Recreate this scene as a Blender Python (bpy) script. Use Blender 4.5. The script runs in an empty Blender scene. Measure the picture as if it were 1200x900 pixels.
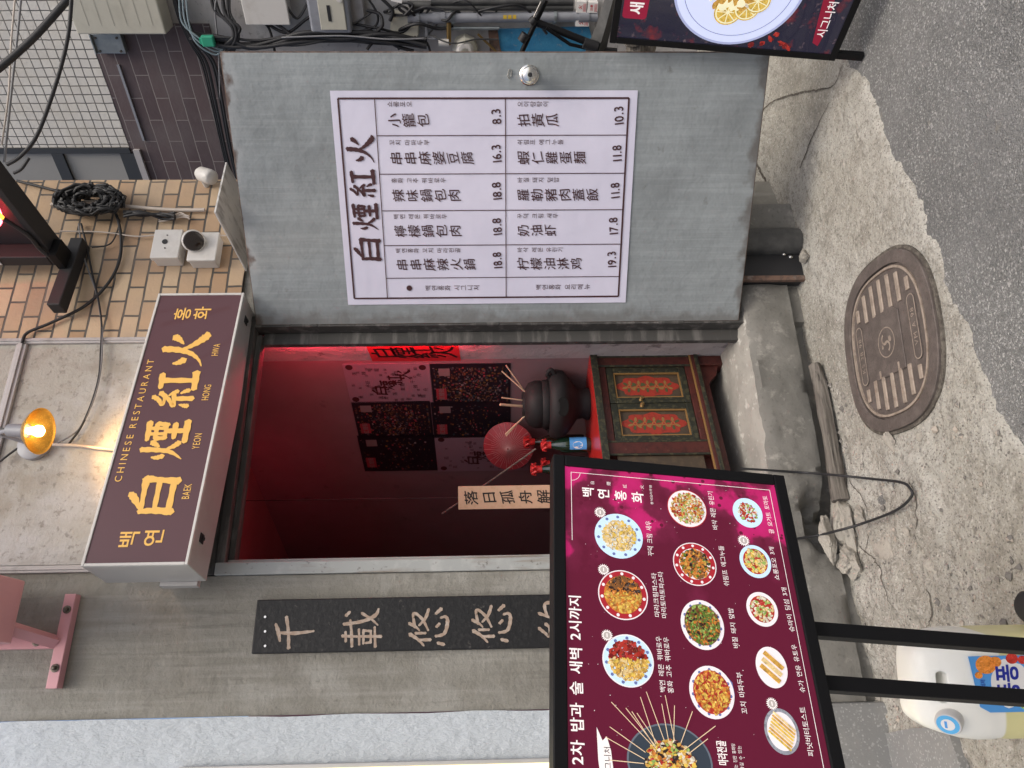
import bpy, bmesh, math, random
from mathutils import Vector as V, Matrix, noise
R = math.radians
sc = bpy.context.scene
C = sc.collection
random.seed(7)
rnd = random.uniform

# ------------------------------------------------------------------ camera
F = 870.0                       # focal length in photo pixels (photo is 1200 wide)
YAW, PIT, ROL = R(23.0), R(1.5), 0.0115
CP = V((0, -2.6, 1.25))
fw = V((math.sin(YAW)*math.cos(PIT), math.cos(YAW)*math.cos(PIT), -math.sin(PIT)))
rt = V((math.cos(YAW), -math.sin(YAW), 0))
up = rt.cross(fw)
rt = (rt - ROL*up).normalized(); up = rt.cross(fw)
cd = bpy.data.cameras.new('camera'); cam = bpy.data.objects.new('camera', cd); C.objects.link(cam)
mw = Matrix.Identity(4)
for i, c in enumerate((-up, rt, -fw)):      # the phone was held on its side: the picture's left is up
    for k in range(3): mw[k][i] = c[k]
for k in range(3): mw[k][3] = CP[k]
cam.matrix_world = mw
cd.sensor_fit = 'HORIZONTAL'; cd.sensor_width = 36; cd.lens = F/1200*36
cd.clip_start = 0.05; cd.clip_end = 500
sc.camera = cam
# ------------------------------------------------------------------ light
SUN_EL, SUN_AZ = R(58), R(180)
w = bpy.data.worlds.new('World'); sc.world = w; w.use_nodes = True
nt = w.node_tree
sky = nt.nodes.new('ShaderNodeTexSky'); sky.sky_type = 'NISHITA'; sky.sun_disc = False
sky.sun_elevation = SUN_EL; sky.sun_rotation = SUN_AZ; sky.dust_density = 5; sky.air_density = 1.0; sky.ozone_density = 0.25
nt.links.new(sky.outputs[0], nt.nodes['Background'].inputs[0])
nt.nodes['Background'].inputs[1].default_value = 0.14
sl = bpy.data.lights.new('sun', 'SUN'); sl.energy = 1.0; sl.angle = R(22); sl.color = (.99, 1, .95)
so = bpy.data.objects.new('sun', sl); C.objects.link(so)
sd = V((math.sin(SUN_AZ)*math.cos(SUN_EL), math.cos(SUN_AZ)*math.cos(SUN_EL), math.sin(SUN_EL)))
so.rotation_euler = sd.to_track_quat('Z', 'Y').to_euler(); so.location = sd*8
sc.view_settings.view_transform = 'Standard'; sc.view_settings.look = 'None'
sc.view_settings.gamma = 1; sc.view_settings.use_curve_mapping = False
sc.view_settings.exposure = 0.36
sc.cycles.use_denoising = True
sc.cycles.max_bounces = 8
sc.cycles.sample_clamp_indirect = 8

# ------------------------------------------------------------------ photo pixel -> place
def ray(x, y): return fw + rt*((450-y)/F) + up*((600-x)/F)
def onY(x, y, Y=0.0):
    d = ray(x, y); return CP + d*((Y-CP.y)/d.y)
def onZ(x, y, Z=0.0):
    d = ray(x, y); return CP + d*((Z-CP.z)/d.z)
def atD(x, y, D): return CP + ray(x, y)*D
class Plane:
    def __init__(s, o, ax, ay):
        s.o = V(o); s.ax = V(ax).normalized(); s.ay = V(ay); s.ay = (s.ay - s.ax*s.ay.dot(s.ax)).normalized()
        s.n = s.ax.cross(s.ay)
        s.M = Matrix(((s.ax.x, s.ay.x, s.n.x, s.o.x), (s.ax.y, s.ay.y, s.n.y, s.o.y), (s.ax.z, s.ay.z, s.n.z, s.o.z), (0, 0, 0, 1)))
    def hit(s, x, y, off=0):
        d = ray(x, y); t = (s.o + s.n*off - CP).dot(s.n)/d.dot(s.n); p = CP + d*t - s.o
        return p.dot(s.ax), p.dot(s.ay)
    def pt(s, a, b, c=0): return s.o + s.ax*a + s.ay*b + s.n*c
    def at(s, x, y, off=0):
        a, b = s.hit(x, y, off); return s.pt(a, b, off)

# ------------------------------------------------------------------ materials
def M(name, col, rough=.6, metal=0, layers=(), bump=(), emit=0, spec=.5, alpha=1, trans=0, coat=0, co='Object', emcol=None, sss=0):
    m = bpy.data.materials.new(name); m.use_nodes = True
    t = m.node_tree; N = t.nodes; L = t.links; b = N['Principled BSDF']
    tc = None
    def coord():
        nonlocal tc
        if tc is None: tc = N.new('ShaderNodeTexCoord')
        return tc.outputs[co]
    def tex(kind, scale):
        mp = N.new('ShaderNodeMapping'); L.new(coord(), mp.inputs[0])
        sv = scale if isinstance(scale, tuple) else (scale,)*3
        mp.inputs['Scale'].default_value = sv
        if kind == 'vor':
            n = N.new('ShaderNodeTexVoronoi'); L.new(mp.outputs[0], n.inputs['Vector']); n.inputs['Scale'].default_value = 1; return n.outputs['Distance']
        if kind == 'cell':
            n = N.new('ShaderNodeTexVoronoi'); L.new(mp.outputs[0], n.inputs['Vector']); n.inputs['Scale'].default_value = 1
            s = N.new('ShaderNodeSeparateColor'); L.new(n.outputs['Color'], s.inputs[0]); return s.outputs[0]
        if kind == 'crack':
            n = N.new('ShaderNodeTexVoronoi'); n.feature = 'DISTANCE_TO_EDGE'; L.new(mp.outputs[0], n.inputs['Vector']); n.inputs['Scale'].default_value = 1; return n.outputs['Distance']
        if kind == 'grad':
            s = N.new('ShaderNodeSeparateXYZ'); L.new(mp.outputs[0], s.inputs[0])
            a1 = N.new('ShaderNodeMath'); a1.operation = 'ADD'; L.new(s.outputs[0], a1.inputs[0]); L.new(s.outputs[1], a1.inputs[1])
            a2 = N.new('ShaderNodeMath'); a2.operation = 'ADD'; L.new(a1.outputs[0], a2.inputs[0]); L.new(s.outputs[2], a2.inputs[1]); return a2.outputs[0]
        if kind == 'gradn':
            s = N.new('ShaderNodeSeparateXYZ'); L.new(mp.outputs[0], s.inputs[0])
            a1 = N.new('ShaderNodeMath'); a1.operation = 'ADD'; L.new(s.outputs[0], a1.inputs[0]); L.new(s.outputs[1], a1.inputs[1])
            a2 = N.new('ShaderNodeMath'); a2.operation = 'ADD'; L.new(a1.outputs[0], a2.inputs[0]); L.new(s.outputs[2], a2.inputs[1])
            n = N.new('ShaderNodeTexNoise'); L.new(coord(), n.inputs['Vector']); n.inputs['Scale'].default_value = 13; n.inputs['Detail'].default_value = 7
            a3 = N.new('ShaderNodeMath'); a3.operation = 'MULTIPLY_ADD'; L.new(n.outputs[0], a3.inputs[0]); a3.inputs[1].default_value = .16; L.new(a2.outputs[0], a3.inputs[2]); return a3.outputs[0]
        n = N.new('ShaderNodeTexNoise'); L.new(mp.outputs[0], n.inputs['Vector']); n.inputs['Scale'].default_value = 1
        n.inputs['Detail'].default_value = {'noise': 5, 'soft': 2, 'fine': 8}.get(kind, 5); n.inputs['Roughness'].default_value = .62
        return n.outputs[0]
    cur = None
    for (kind, scale, lo, hi, c2, amt) in layers:
        o = tex(kind, scale)
        mr = N.new('ShaderNodeMapRange'); L.new(o, mr.inputs[0]); mr.inputs[1].default_value = lo; mr.inputs[2].default_value = hi
        mr.inputs[3].default_value = 0; mr.inputs[4].default_value = amt
        mx = N.new('ShaderNodeMix'); mx.data_type = 'RGBA'; L.new(mr.outputs[0], mx.inputs[0])
        if cur is None: mx.inputs[6].default_value = (*col, 1)
        else: L.new(cur, mx.inputs[6])
        mx.inputs[7].default_value = (*c2, 1); cur = mx.outputs[2]
    if cur is None: b.inputs['Base Color'].default_value = (*col, 1)
    else: L.new(cur, b.inputs['Base Color'])
    b.inputs['Roughness'].default_value = rough; b.inputs['Metallic'].default_value = metal
    b.inputs['Specular IOR Level'].default_value = spec
    b.inputs['Alpha'].default_value = alpha; b.inputs['Transmission Weight'].default_value = trans; b.inputs['Coat Weight'].default_value = coat
    if sss: b.inputs['Subsurface Weight'].default_value = sss; b.inputs['Subsurface Radius'].default_value = (.03, .03, .025)
    if emit:
        if emcol or cur is None: b.inputs['Emission Color'].default_value = (*(emcol or col), 1)
        else: L.new(cur, b.inputs['Emission Color'])
        b.inputs['Emission Strength'].default_value = emit
    prev = None
    for (kind, scale, st, dist) in bump:
        o = tex(kind, scale)
        bn = N.new('ShaderNodeBump'); bn.inputs['Strength'].default_value = st; bn.inputs['Distance'].default_value = dist
        L.new(o, bn.inputs['Height'])
        if prev is not None: L.new(prev, bn.inputs['Normal'])
        prev = bn.outputs[0]
    if prev is not None: L.new(prev, b.inputs['Normal'])
    m['_bump'] = 1
    return m
def brick(name, c1, c2, mort, bw, bh, ms, off=.5, rough=.75, dirt=None, bumpd=.004):
    m = M(name, c1, rough); t = m.node_tree; N = t.nodes; L = t.links; b = N['Principled BSDF']
    tc = N.new('ShaderNodeTexCoord'); sp = N.new('ShaderNodeSeparateXYZ'); cb = N.new('ShaderNodeCombineXYZ')
    L.new(tc.outputs['Object'], sp.inputs[0]); L.new(sp.outputs[0], cb.inputs[0]); L.new(sp.outputs[2], cb.inputs[1])
    ns = N.new('ShaderNodeTexNoise'); ns.inputs['Scale'].default_value = 14; L.new(tc.outputs['Object'], ns.inputs[0])
    ad = N.new('ShaderNodeVectorMath'); ad.operation = 'MULTIPLY_ADD'; L.new(ns.outputs[1], ad.inputs[0]); ad.inputs[1].default_value = (.006,)*3; L.new(cb.outputs[0], ad.inputs[2])
    br = N.new('ShaderNodeTexBrick'); L.new(ad.outputs[0], br.inputs['Vector'])
    br.offset = off; br.inputs['Scale'].default_value = 1; br.inputs['Brick Width'].default_value = bw; br.inputs['Row Height'].default_value = bh
    br.inputs['Mortar Size'].default_value = ms; br.inputs['Mortar Smooth'].default_value = .25; br.inputs['Bias'].default_value = 0
    br.inputs['Color1'].default_value = (*c1, 1); br.inputs['Color2'].default_value = (*c2, 1); br.inputs['Mortar'].default_value = (*mort, 1)
    n2 = N.new('ShaderNodeTexNoise'); n2.inputs['Scale'].default_value = 5; n2.inputs['Detail'].default_value = 7; L.new(tc.outputs['Object'], n2.inputs[0])
    mr = N.new('ShaderNodeMapRange'); L.new(n2.outputs[0], mr.inputs[0]); mr.inputs[1].default_value = .45; mr.inputs[2].default_value = .75; mr.inputs[4].default_value = .55
    mx = N.new('ShaderNodeMix'); mx.data_type = 'RGBA'; L.new(mr.outputs[0], mx.inputs[0]); L.new(br.outputs[0], mx.inputs[6]); mx.inputs[7].default_value = (*(dirt or mort), 1)
    L.new(mx.outputs[2], b.inputs['Base Color'])
    bn = N.new('ShaderNodeBump'); bn.inputs['Strength'].default_value = .8; bn.inputs['Distance'].default_value = bumpd; bn.invert = True
    L.new(br.outputs['Fac'], bn.inputs['Height'])
    b2 = N.new('ShaderNodeBump'); b2.inputs['Strength'].default_value = .4; b2.inputs['Distance'].default_value = .004
    n3 = N.new('ShaderNodeTexNoise'); n3.inputs['Scale'].default_value = 60; L.new(tc.outputs['Object'], n3.inputs[0]); L.new(n3.outputs[0], b2.inputs['Height'])
    L.new(bn.outputs[0], b2.inputs['Normal']); L.new(b2.outputs[0], b.inputs['Normal'])
    return m

asphalt = M('asphalt', (.165, .167, .16), .9, layers=[('cell', 330, .55, .95, (.34, .335, .325), .75), ('cell', 210, .8, .97, (.56, .55, .53), .75), ('noise', 3, .4, .7, (.24, .24, .235), .55), ('noise', 1.1, .48, .66, (.09, .09, .09), .5), ('fine', 90, .58, .7, (.05, .05, .05), .6), ('noise', 5, .66, .74, (.3, .26, .19), .5)], bump=[('vor', 260, .9, .005), ('noise', 40, .5, .015)])
apron_m = M('worn concrete ground', (.40, .38, .33), .92, layers=[('noise', 2.2, .42, .62, (.5, .485, .44), .8), ('noise', 1.3, .52, .64, (.27, .25, .21), .6), ('noise', 7, .52, .7, (.25, .23, .19), .7), ('noise', 16, .58, .7, (.54, .52, .48), .5), ('fine', 45, .52, .66, (.2, .185, .155), .7), ('cell', 260, .8, .99, (.14, .13, .115), .75), ('cell', 190, .86, .99, (.6, .57, .52), .6)], bump=[('fine', 22, .9, .025), ('fine', 110, .9, .007)])
patch_m = M('grey cement patch', (.2, .2, .195), .9, layers=[('noise', 8, .45, .7, (.26, .255, .24), .6), ('cell', 200, .85, .97, (.42, .42, .4), .5)], bump=[('fine', 150, .4, .003)])
crackm = M('crack dirt', (.07, .06, .05), 1, layers=[('fine', 60, .45, .6, (.16, .145, .12), .8)])
conc = M('weathered concrete wall', (.235, .225, .197), .88, layers=[('noise', (7, 7, .6), .44, .62, (.17, .158, .135), .55), ('noise', (24, 24, 1.4), .5, .66, (.38, .37, .34), .4), ('noise', 2.4, .48, .64, (.345, .337, .31), .7), ('noise', 4.5, .55, .68, (.16, .148, .125), .5), ('noise', (34, 34, 2.5), .57, .68, (.1, .093, .08), .4), ('noise', (3, 3, 12), .6, .72, (.13, .12, .105), .35), ('noise', 1.6, .6, .68, (.47, .46, .43), .45), ('fine', 50, .6, .72, (.1, .095, .085), .5)], bump=[('noise', 7, .3, .02), ('fine', 25, .6, .012), ('fine', 120, .4, .004)])
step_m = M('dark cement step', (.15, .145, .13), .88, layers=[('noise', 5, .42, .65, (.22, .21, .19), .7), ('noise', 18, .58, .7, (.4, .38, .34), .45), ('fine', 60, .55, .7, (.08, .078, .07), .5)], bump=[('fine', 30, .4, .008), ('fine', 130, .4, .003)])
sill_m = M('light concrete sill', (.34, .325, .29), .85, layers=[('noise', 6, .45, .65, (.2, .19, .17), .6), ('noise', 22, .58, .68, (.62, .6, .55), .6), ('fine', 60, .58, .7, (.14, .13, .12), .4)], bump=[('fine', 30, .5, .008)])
panel_m = M('rough render panel', (.38, .36, .32), .92, layers=[('noise', (3, 3, 2), .44, .6, (.47, .465, .465), .85), ('noise', 3.5, .52, .66, (.25, .215, .165), .65), ('noise', (14, 14, 4), .54, .68, (.29, .265, .23), .5), ('fine', 45, .56, .66, (.15, .135, .115), .5)], bump=[('fine', 26, .25, .012), ('fine', 80, .5, .006)])
trim_m = M('grey painted trim', (.42, .4, .4), .55, layers=[('noise', 20, .5, .7, (.25, .235, .22), .6)], bump=[('noise', 50, .15, .002)])
frame_m = M('worn grey door frame', (.34, .35, .34), .5, layers=[('noise', (30, 30, 3), .52, .66, (.2, .15, .1), .7), ('noise', 12, .55, .7, (.5, .5, .48), .5), ('fine', 50, .62, .7, (.08, .06, .05), .6)], bump=[('noise', 60, .2, .002)])
darkframe_m = M('dark grimy frame', (.05, .048, .045), .7, layers=[('noise', (4, 25, 25), .5, .65, (.16, .15, .14), .7)], bump=[('noise', 60, .3, .003)])
cream_brick = brick('cream brick tiles', (.38, .24, .14), (.52, .39, .26), (.085, .075, .065), .128, .064, .0048, dirt=(.27, .22, .175))
purple_brick = brick('dark purple brick tiles', (.085, .06, .065), (.11, .078, .08), (.27, .24, .23), .235, .068, .0026, dirt=(.16, .14, .14), bumpd=.002)
white_tile = brick('white glazed tiles', (.66, .63, .58), (.72, .69, .63), (.12, .115, .105), .045, .048, .003, off=0, rough=.35, dirt=(.52, .46, .36))
grey_wall = M('grubby grey wall', (.5, .485, .475), .85, layers=[('noise', 4, .45, .65, (.36, .345, .34), .7), ('noise', 9, .58, .7, (.18, .165, .16), .7), ('fine', 40, .6, .7, (.12, .11, .105), .5)], bump=[('noise', 30, .3, .006)])
stucco = M('white textured stucco', (.50, .54, .575), .8, layers=[('noise', 3, .5, .7, (.44, .475, .505), .5)], bump=[('noise', (42, 42, 20), .6, .02), ('noise', (100, 100, 45), .3, .005)])
plaster = M('uneven white plaster', (.46, .42, .42), .75, layers=[('noise', 4, .45, .65, (.36, .32, .32), .6), ('noise', 14, .6, .66, (.16, .14, .14), .7)], bump=[('noise', 6, .6, .03), ('noise', 30, .4, .008)])
rosewall = M('dull rose painted wall', (.23, .15, .16), .7, layers=[('noise', 3, .45, .65, (.185, .12, .125), .6), ('noise', 14, .64, .7, (.13, .09, .09), .5)], bump=[('soft', 3, .3, .03), ('noise', 30, .15, .003)])
redplaster = M('dark red painted plaster', (.27, .095, .105), .65, layers=[('noise', 3, .45, .65, (.2, .07, .08), .6)], bump=[('soft', 4, .3, .02)])
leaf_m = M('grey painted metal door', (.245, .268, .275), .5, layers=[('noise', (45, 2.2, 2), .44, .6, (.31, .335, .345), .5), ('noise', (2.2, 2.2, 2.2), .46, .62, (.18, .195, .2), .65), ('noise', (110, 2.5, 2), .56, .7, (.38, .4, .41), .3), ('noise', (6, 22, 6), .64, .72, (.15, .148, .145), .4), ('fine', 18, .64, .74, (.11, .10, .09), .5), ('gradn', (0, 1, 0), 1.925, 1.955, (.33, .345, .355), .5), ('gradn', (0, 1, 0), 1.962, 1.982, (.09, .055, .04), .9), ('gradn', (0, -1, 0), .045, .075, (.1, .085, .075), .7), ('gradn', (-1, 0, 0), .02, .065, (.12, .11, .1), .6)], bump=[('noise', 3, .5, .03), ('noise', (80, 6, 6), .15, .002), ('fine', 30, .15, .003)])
rust_m = M('rusty steel edge', (.15, .09, .065), .85, layers=[('fine', 40, .45, .65, (.05, .04, .035), .8), ('noise', 15, .55, .7, (.3, .28, .26), .6)], bump=[('fine', 80, .5, .003)])
blackp = M('black metal paint', (.006, .006, .007), .5, spec=.2)
blackm = M('matt black plastic', (.016, .016, .018), .6)
cablem = M('black cable rubber', (.018, .018, .02), .55)
greyc = M('grey cable', (.22, .22, .23), .5)
creamc = M('cream cable', (.55, .48, .42), .5)
bluec = M('pale blue cable', (.25, .32, .35), .5)
white_pl = M('white plastic', (.62, .6, .57), .4, layers=[('noise', 9, .55, .7, (.45, .42, .38), .5)])
cream_pl = M('cream painted metal', (.52, .5, .42), .5, layers=[('noise', 8, .5, .7, (.4, .38, .31), .5)])
galv = M('galvanised steel', (.36, .4, .41), .4, .7, layers=[('noise', 15, .4, .6, (.25, .28, .29), .7)])
steel = M('polished steel', (.7, .68, .64), .22, 1)
brassy = M('gold brass', (.8, .5, .1), .35, 1, layers=[('vor', 160, .1, .4, (.4, .2, .04), .5)], bump=[('vor', 160, .2, .001)])
darkmetal = M('dark bolt metal', (.14, .12, .1), .45, .8)
alum = M('aluminium sign casing', (.5, .49, .48), .42, .25, layers=[('noise', 5, .5, .7, (.4, .39, .38), .6)])
maroon = M('maroon sign film', (.078, .027, .031), .38, layers=[('soft', 1.5, .4, .7, (.096, .035, .039), .6)], emit=.12, coat=.2)
gold_l = M('yellow lettering', (.78, .45, .10), .4, emit=.12)
pink = M('pink powder coat', (.6, .3, .33), .45, layers=[('noise', 4, .5, .7, (.54, .26, .29), .5)])
litwhite = M('lit white acrylic', (.75, .82, 1), .3, emit=.9)
lityellow = M('lit pale yellow acrylic', (1, .86, .5), .3, emit=.85)
paper = M('lavender white poster paper', (.62, .60, .72), .45, layers=[('noise', 2.5, .45, .65, (.68, .66, .78), .7)], bump=[('soft', 9, .25, .012)])
ink = M('dark maroon ink', (.05, .012, .014), .5)
wood_b = M('black lacquered plank', (.011, .011, .012), .5, layers=[('noise', (60, 60, 3), .52, .7, (.035, .034, .033), .6), ('fine', 40, .64, .7, (.12, .11, .1), .5)], bump=[('noise', (60, 60, 3), .5, .004)], spec=.35)
carve = M('worn tan carving', (.34, .25, .19), .7, layers=[('noise', 60, .45, .65, (.5, .43, .37), .7)])
oldwood = M('old grey timber', (.1, .088, .075), .85, layers=[('noise', (3, 70, 70), .4, .6, (.2, .18, .155), .8), ('noise', (4, 90, 90), .58, .66, (.025, .02, .018), .9)], bump=[('noise', (3, 70, 70), .8, .012)])
rubble_m = M('broken concrete', (.36, .335, .29), .95, layers=[('noise', 20, .45, .65, (.24, .22, .19), .7), ('cell', 120, .85, .97, (.15, .14, .13), .6)], bump=[('fine', 50, .7, .01)])
gravelm = M('grit', (.3, .28, .25), .95, layers=[('cell', 30, .4, .6, (.13, .12, .11), .8), ('cell', 22, .7, .75, (.42, .36, .3), .7)])
iron = M('rusty cast iron', (.115, .095, .085), .6, .25, layers=[('fine', 25, .45, .65, (.18, .15, .135), .7), ('fine', 160, .55, .7, (.045, .038, .034), .6)], bump=[('fine', 200, .5, .003)])
ironlit = M('worn bright iron', (.4, .33, .27), .5, .25, layers=[('fine', 40, .45, .65, (.22, .175, .14), .8)])
redpaper = M('red paper', (.55, .03, .04), .6, layers=[('noise', 8, .45, .65, (.45, .02, .03), .6)])
creampaper = M('cream paper scroll', (.62, .42, .28), .7, layers=[('noise', (40, 40, 2), .5, .66, (.52, .33, .2), .6)])
blackink = M('black ink', (.012, .01, .01), .6)
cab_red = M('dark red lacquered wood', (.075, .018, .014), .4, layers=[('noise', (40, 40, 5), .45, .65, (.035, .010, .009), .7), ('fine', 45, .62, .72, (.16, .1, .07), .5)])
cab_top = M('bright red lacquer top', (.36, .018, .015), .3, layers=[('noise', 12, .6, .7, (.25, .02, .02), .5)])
cab_green = M('dark green painted moulding', (.02, .021, .014), .45, layers=[('cell', 90, .6, .8, (.09, .08, .04), .5)])
cab_gold = M('aged gold line', (.3, .17, .06), .4, .3)
cab_panel = M('painted brown panel', (.06, .042, .028), .5, layers=[('noise', 40, .5, .65, (.1, .07, .04), .6)])
cab_flower = M('painted red flower', (.3, .03, .018), .5, layers=[('fine', 60, .5, .7, (.09, .02, .012), .7)])
cab_leaf = M('painted green leaf', (.06, .075, .03), .5)
clay = M('black clay', (.018, .016, .017), .6, spec=.2, layers=[('noise', 20, .5, .7, (.03, .028, .028), .5)])
skewer = M('bamboo', (.62, .45, .3), .6)
glass_g = M('dark green glass', (.008, .025, .015), .08, spec=.8, coat=.5)
glass_b = M('dark brown glass', (.02, .012, .008), .1, spec=.8)
capred = M('red foil cap', (.5, .03, .03), .35)
labelblue = M('blue label', (.09, .33, .72), .4)
labelwhite = M('white label', (.8, .78, .75), .4)
parasol_m = M('red oiled paper', (.3, .04, .05), .4, layers=[('noise', 30, .45, .65, (.22, .025, .035), .6)])
cork = M('cork', (.4, .25, .14), .8)
dirtyglass = M('dirty clear acrylic', (.82, .81, .78), .35, layers=[('noise', (22, 5, 22), .5, .62, (.3, .28, .25), .7)], alpha=.8, sss=.0)
winglass = M('grey window glass', (.30, .295, .28), .5, spec=.2, layers=[('soft', 2, .4, .7, (.36, .355, .34), .6)])
windark = M('dark window frame', (.035, .037, .04), .5)
bluet = M('worn blue tarpaulin', (.035, .2, .38), .5, layers=[('noise', 14, .45, .65, (.06, .28, .46), .7), ('fine', 40, .6, .72, (.3, .33, .33), .6)], bump=[('noise', 25, .4, .01)])
greypipe = M('grey painted pipe', (.27, .28, .31), .45, layers=[('noise', 20, .5, .7, (.2, .2, .22), .6)])
yellowb = M('yellow marking', (.6, .4, .03), .5)
brass2 = M('tarnished brass', (.3, .2, .08), .4, .8)
greenpl = M('green plastic', (.03, .33, .2), .5)
redprint = M('red print', (.55, .03, .04), .5)
orangeem = M('orange neon tube', (1, .3, .03), .4, emit=4)
redem = M('red LED strip', (1, .03, .07), .4, emit=95)
redem2 = M('red neon tube', (1, .04, .09), .4, emit=11)
redem3 = M('bright red neon tube', (1, .05, .07), .4, emit=16)
bulbm = M('warm lit bulb', (1, .62, .2), .4, emit=22)
darkpipe = M('black painted pipe', (.05, .05, .05), .45, layers=[('noise', 14, .45, .65, (.1, .1, .095), .7)], bump=[('noise', 40, .2, .003)])
jugm = M('milky plastic jug', (.84, .83, .76), .35, layers=[('grad', (0, 0, -100), -21.9, -21.4, (.66, .61, .27), .9), ('noise', 5, .5, .7, (.76, .73, .6), .5)], sss=.08, bump=[('noise', 12, .2, .012)])
def E(name, col, k=.42, **kw): return M(name, col, .4, emit=k, spec=.15, **kw)

# ------------------------------------------------------------------ mesh builder
class MB:
    def __init__(s): s.v = []; s.f = []; s.m = []
    def add(s, vs, fs, mi=0, T=None):
        n = len(s.v)
        s.v += [tuple(T @ V(p)) if T is not None else tuple(p) for p in vs]
        s.f += [tuple(i+n for i in f) for f in fs]; s.m += [mi]*len(fs); return s
    def box(s, a, b, mi=0, T=None):
        x0, y0, z0 = a; x1, y1, z1 = b
        return s.add([(x0, y0, z0), (x1, y0, z0), (x1, y1, z0), (x0, y1, z0), (x0, y0, z1), (x1, y0, z1), (x1, y1, z1), (x0, y1, z1)],
              [(3, 2, 1, 0), (4, 5, 6, 7), (0, 1, 5, 4), (1, 2, 6, 5), (2, 3, 7, 6), (3, 0, 4, 7)], mi, T)
    def prism(s, poly, z0, z1, mi=0, T=None):
        n = len(poly)
        return s.add([(p[0], p[1], z0) for p in poly]+[(p[0], p[1], z1) for p in poly],
              [tuple(range(n-1, -1, -1)), tuple(range(n, 2*n))]+[(i, (i+1) % n, n+(i+1) % n, n+i) for i in range(n)], mi, T)
    def tube(s, pts, r, n=8, mi=0, T=None):
        pts = [V(p) for p in pts]; k = len(pts); vs = []; fs = []; prev = None
        for i, p in enumerate(pts):
            d = (pts[min(i+1, k-1)]-pts[max(i-1, 0)]).normalized()
            if prev is None:
                a = d.cross(V((0, 0, 1)));  a = d.cross(V((1, 0, 0))) if a.length < .2 else a
            else: a = prev - d*prev.dot(d)
            a.normalize(); prev = a; b = d.cross(a); rr = r[i] if isinstance(r, (list, tuple)) else r
            vs += [tuple(p+(a*math.cos(t)+b*math.sin(t))*rr) for t in (2*math.pi*j/n for j in range(n))]
        for i in range(k-1):
            for j in range(n): fs.append((i*n+j, i*n+(j+1) % n, (i+1)*n+(j+1) % n, (i+1)*n+j))
        fs += [tuple(range(n-1, -1, -1)), tuple(range((k-1)*n, k*n))]
        return s.add(vs, fs, mi, T)
    def lathe(s, prof, n=24, mi=0, T=None, cap=True):
        vs = []; fs = []; k = len(prof)
        for (r, z) in prof: vs += [(r*math.cos(2*math.pi*j/n), r*math.sin(2*math.pi*j/n), z) for j in range(n)]
        for i in range(k-1):
            for j in range(n): fs.append((i*n+j, i*n+(j+1) % n, (i+1)*n+(j+1) % n, (i+1)*n+j))
        if cap: fs += [tuple(range(n-1, -1, -1)), tuple(range((k-1)*n, k*n))]
        return s.add(vs, fs, mi, T)
    def disc(s, cx, cy, rx, ry, z, mi=0, rot=0, n=28, jit=0, T=None):
        c, q = math.cos(rot), math.sin(rot); vs = []
        for j in range(n):
            t = 2*math.pi*j/n; k = 1+rnd(-jit, jit); x, y = rx*math.cos(t)*k, ry*math.sin(t)*k
            vs.append((cx+x*c-y*q, cy+x*q+y*c, z))
        return s.add(vs, [tuple(range(n))], mi, T)
    def quad(s, pts, z, mi=0, T=None): return s.add([(p[0], p[1], z) for p in pts], [tuple(range(len(pts)))], mi, T)
    def rect(s, x0, y0, x1, y1, z, mi=0, T=None): return s.quad([(x0, y0), (x1, y0), (x1, y1), (x0, y1)], z, mi, T)
    def line2(s, a, b, wd, z, mi=0, T=None):
        d = V((b[0]-a[0], b[1]-a[1])).normalized(); q = V((-d.y, d.x))*wd/2
        return s.quad([(a[0]-q.x, a[1]-q.y), (b[0]-q.x, b[1]-q.y), (b[0]+q.x, b[1]+q.y), (a[0]+q.x, a[1]+q.y)][::1], z, mi, T)
    def rock(s, c, r, seed, mi=0, T=None, sub=4):
        bm = bmesh.new(); bmesh.ops.create_icosphere(bm, subdivisions=sub, radius=1)
        vs = []
        rx, ry, rz = r; rs = random.Random(int(seed*10)); cuts = [(V((rs.gauss(0, 1), rs.gauss(0, 1), rs.gauss(0, 1))).normalized(), rs.uniform(.45, .8)) for _ in range(9)]
        for q in bm.verts:
            p = q.co; k = 1 + .45*noise.noise(p*1.3+V((seed*7.1, seed, 0))) + .15*noise.noise(p*4+V((0, seed*3.3, 0)))
            p = p*k
            for (cn, cl) in cuts:
                e_ = p.dot(cn)-cl
                if e_ > 0: p = p-cn*e_
            p = p+V((noise.noise(p*5+V((seed, 0, 0))), noise.noise(p*5+V((0, seed, 0))), noise.noise(p*5+V((0, 0, seed)))))*.09
            vs.append((c[0]+p.x*rx, c[1]+p.y*ry, c[2]+p.z*rz))
        bm.verts.index_update()
        s.add(vs, [tuple(q.index for q in f.verts) for f in bm.faces], mi, T); bm.free(); return s
    def build(s, name, mats, parent=None, mat=None, smooth=0, bevel=0, bseg=2):
        me = bpy.data.meshes.new(name); me.from_pydata(s.v, [], s.f)
        for m in (mats if isinstance(mats, (list, tuple)) else [mats]): me.materials.append(m)
        me.polygons.foreach_set('material_index', s.m)
        if smooth:
            me.polygons.foreach_set('use_smooth', [True]*len(s.f)); me.set_sharp_from_angle(angle=R(smooth))
        me.update()
        o = bpy.data.objects.new(name, me); C.objects.link(o)
        if parent is not None: o.parent = parent
        if mat is not None: o.matrix_local = mat
        if bevel:
            b = o.modifiers.new('bevel', 'BEVEL'); b.width = bevel; b.segments = bseg; b.limit_method = 'ANGLE'; b.angle_limit = R(40)
        return o
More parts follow.
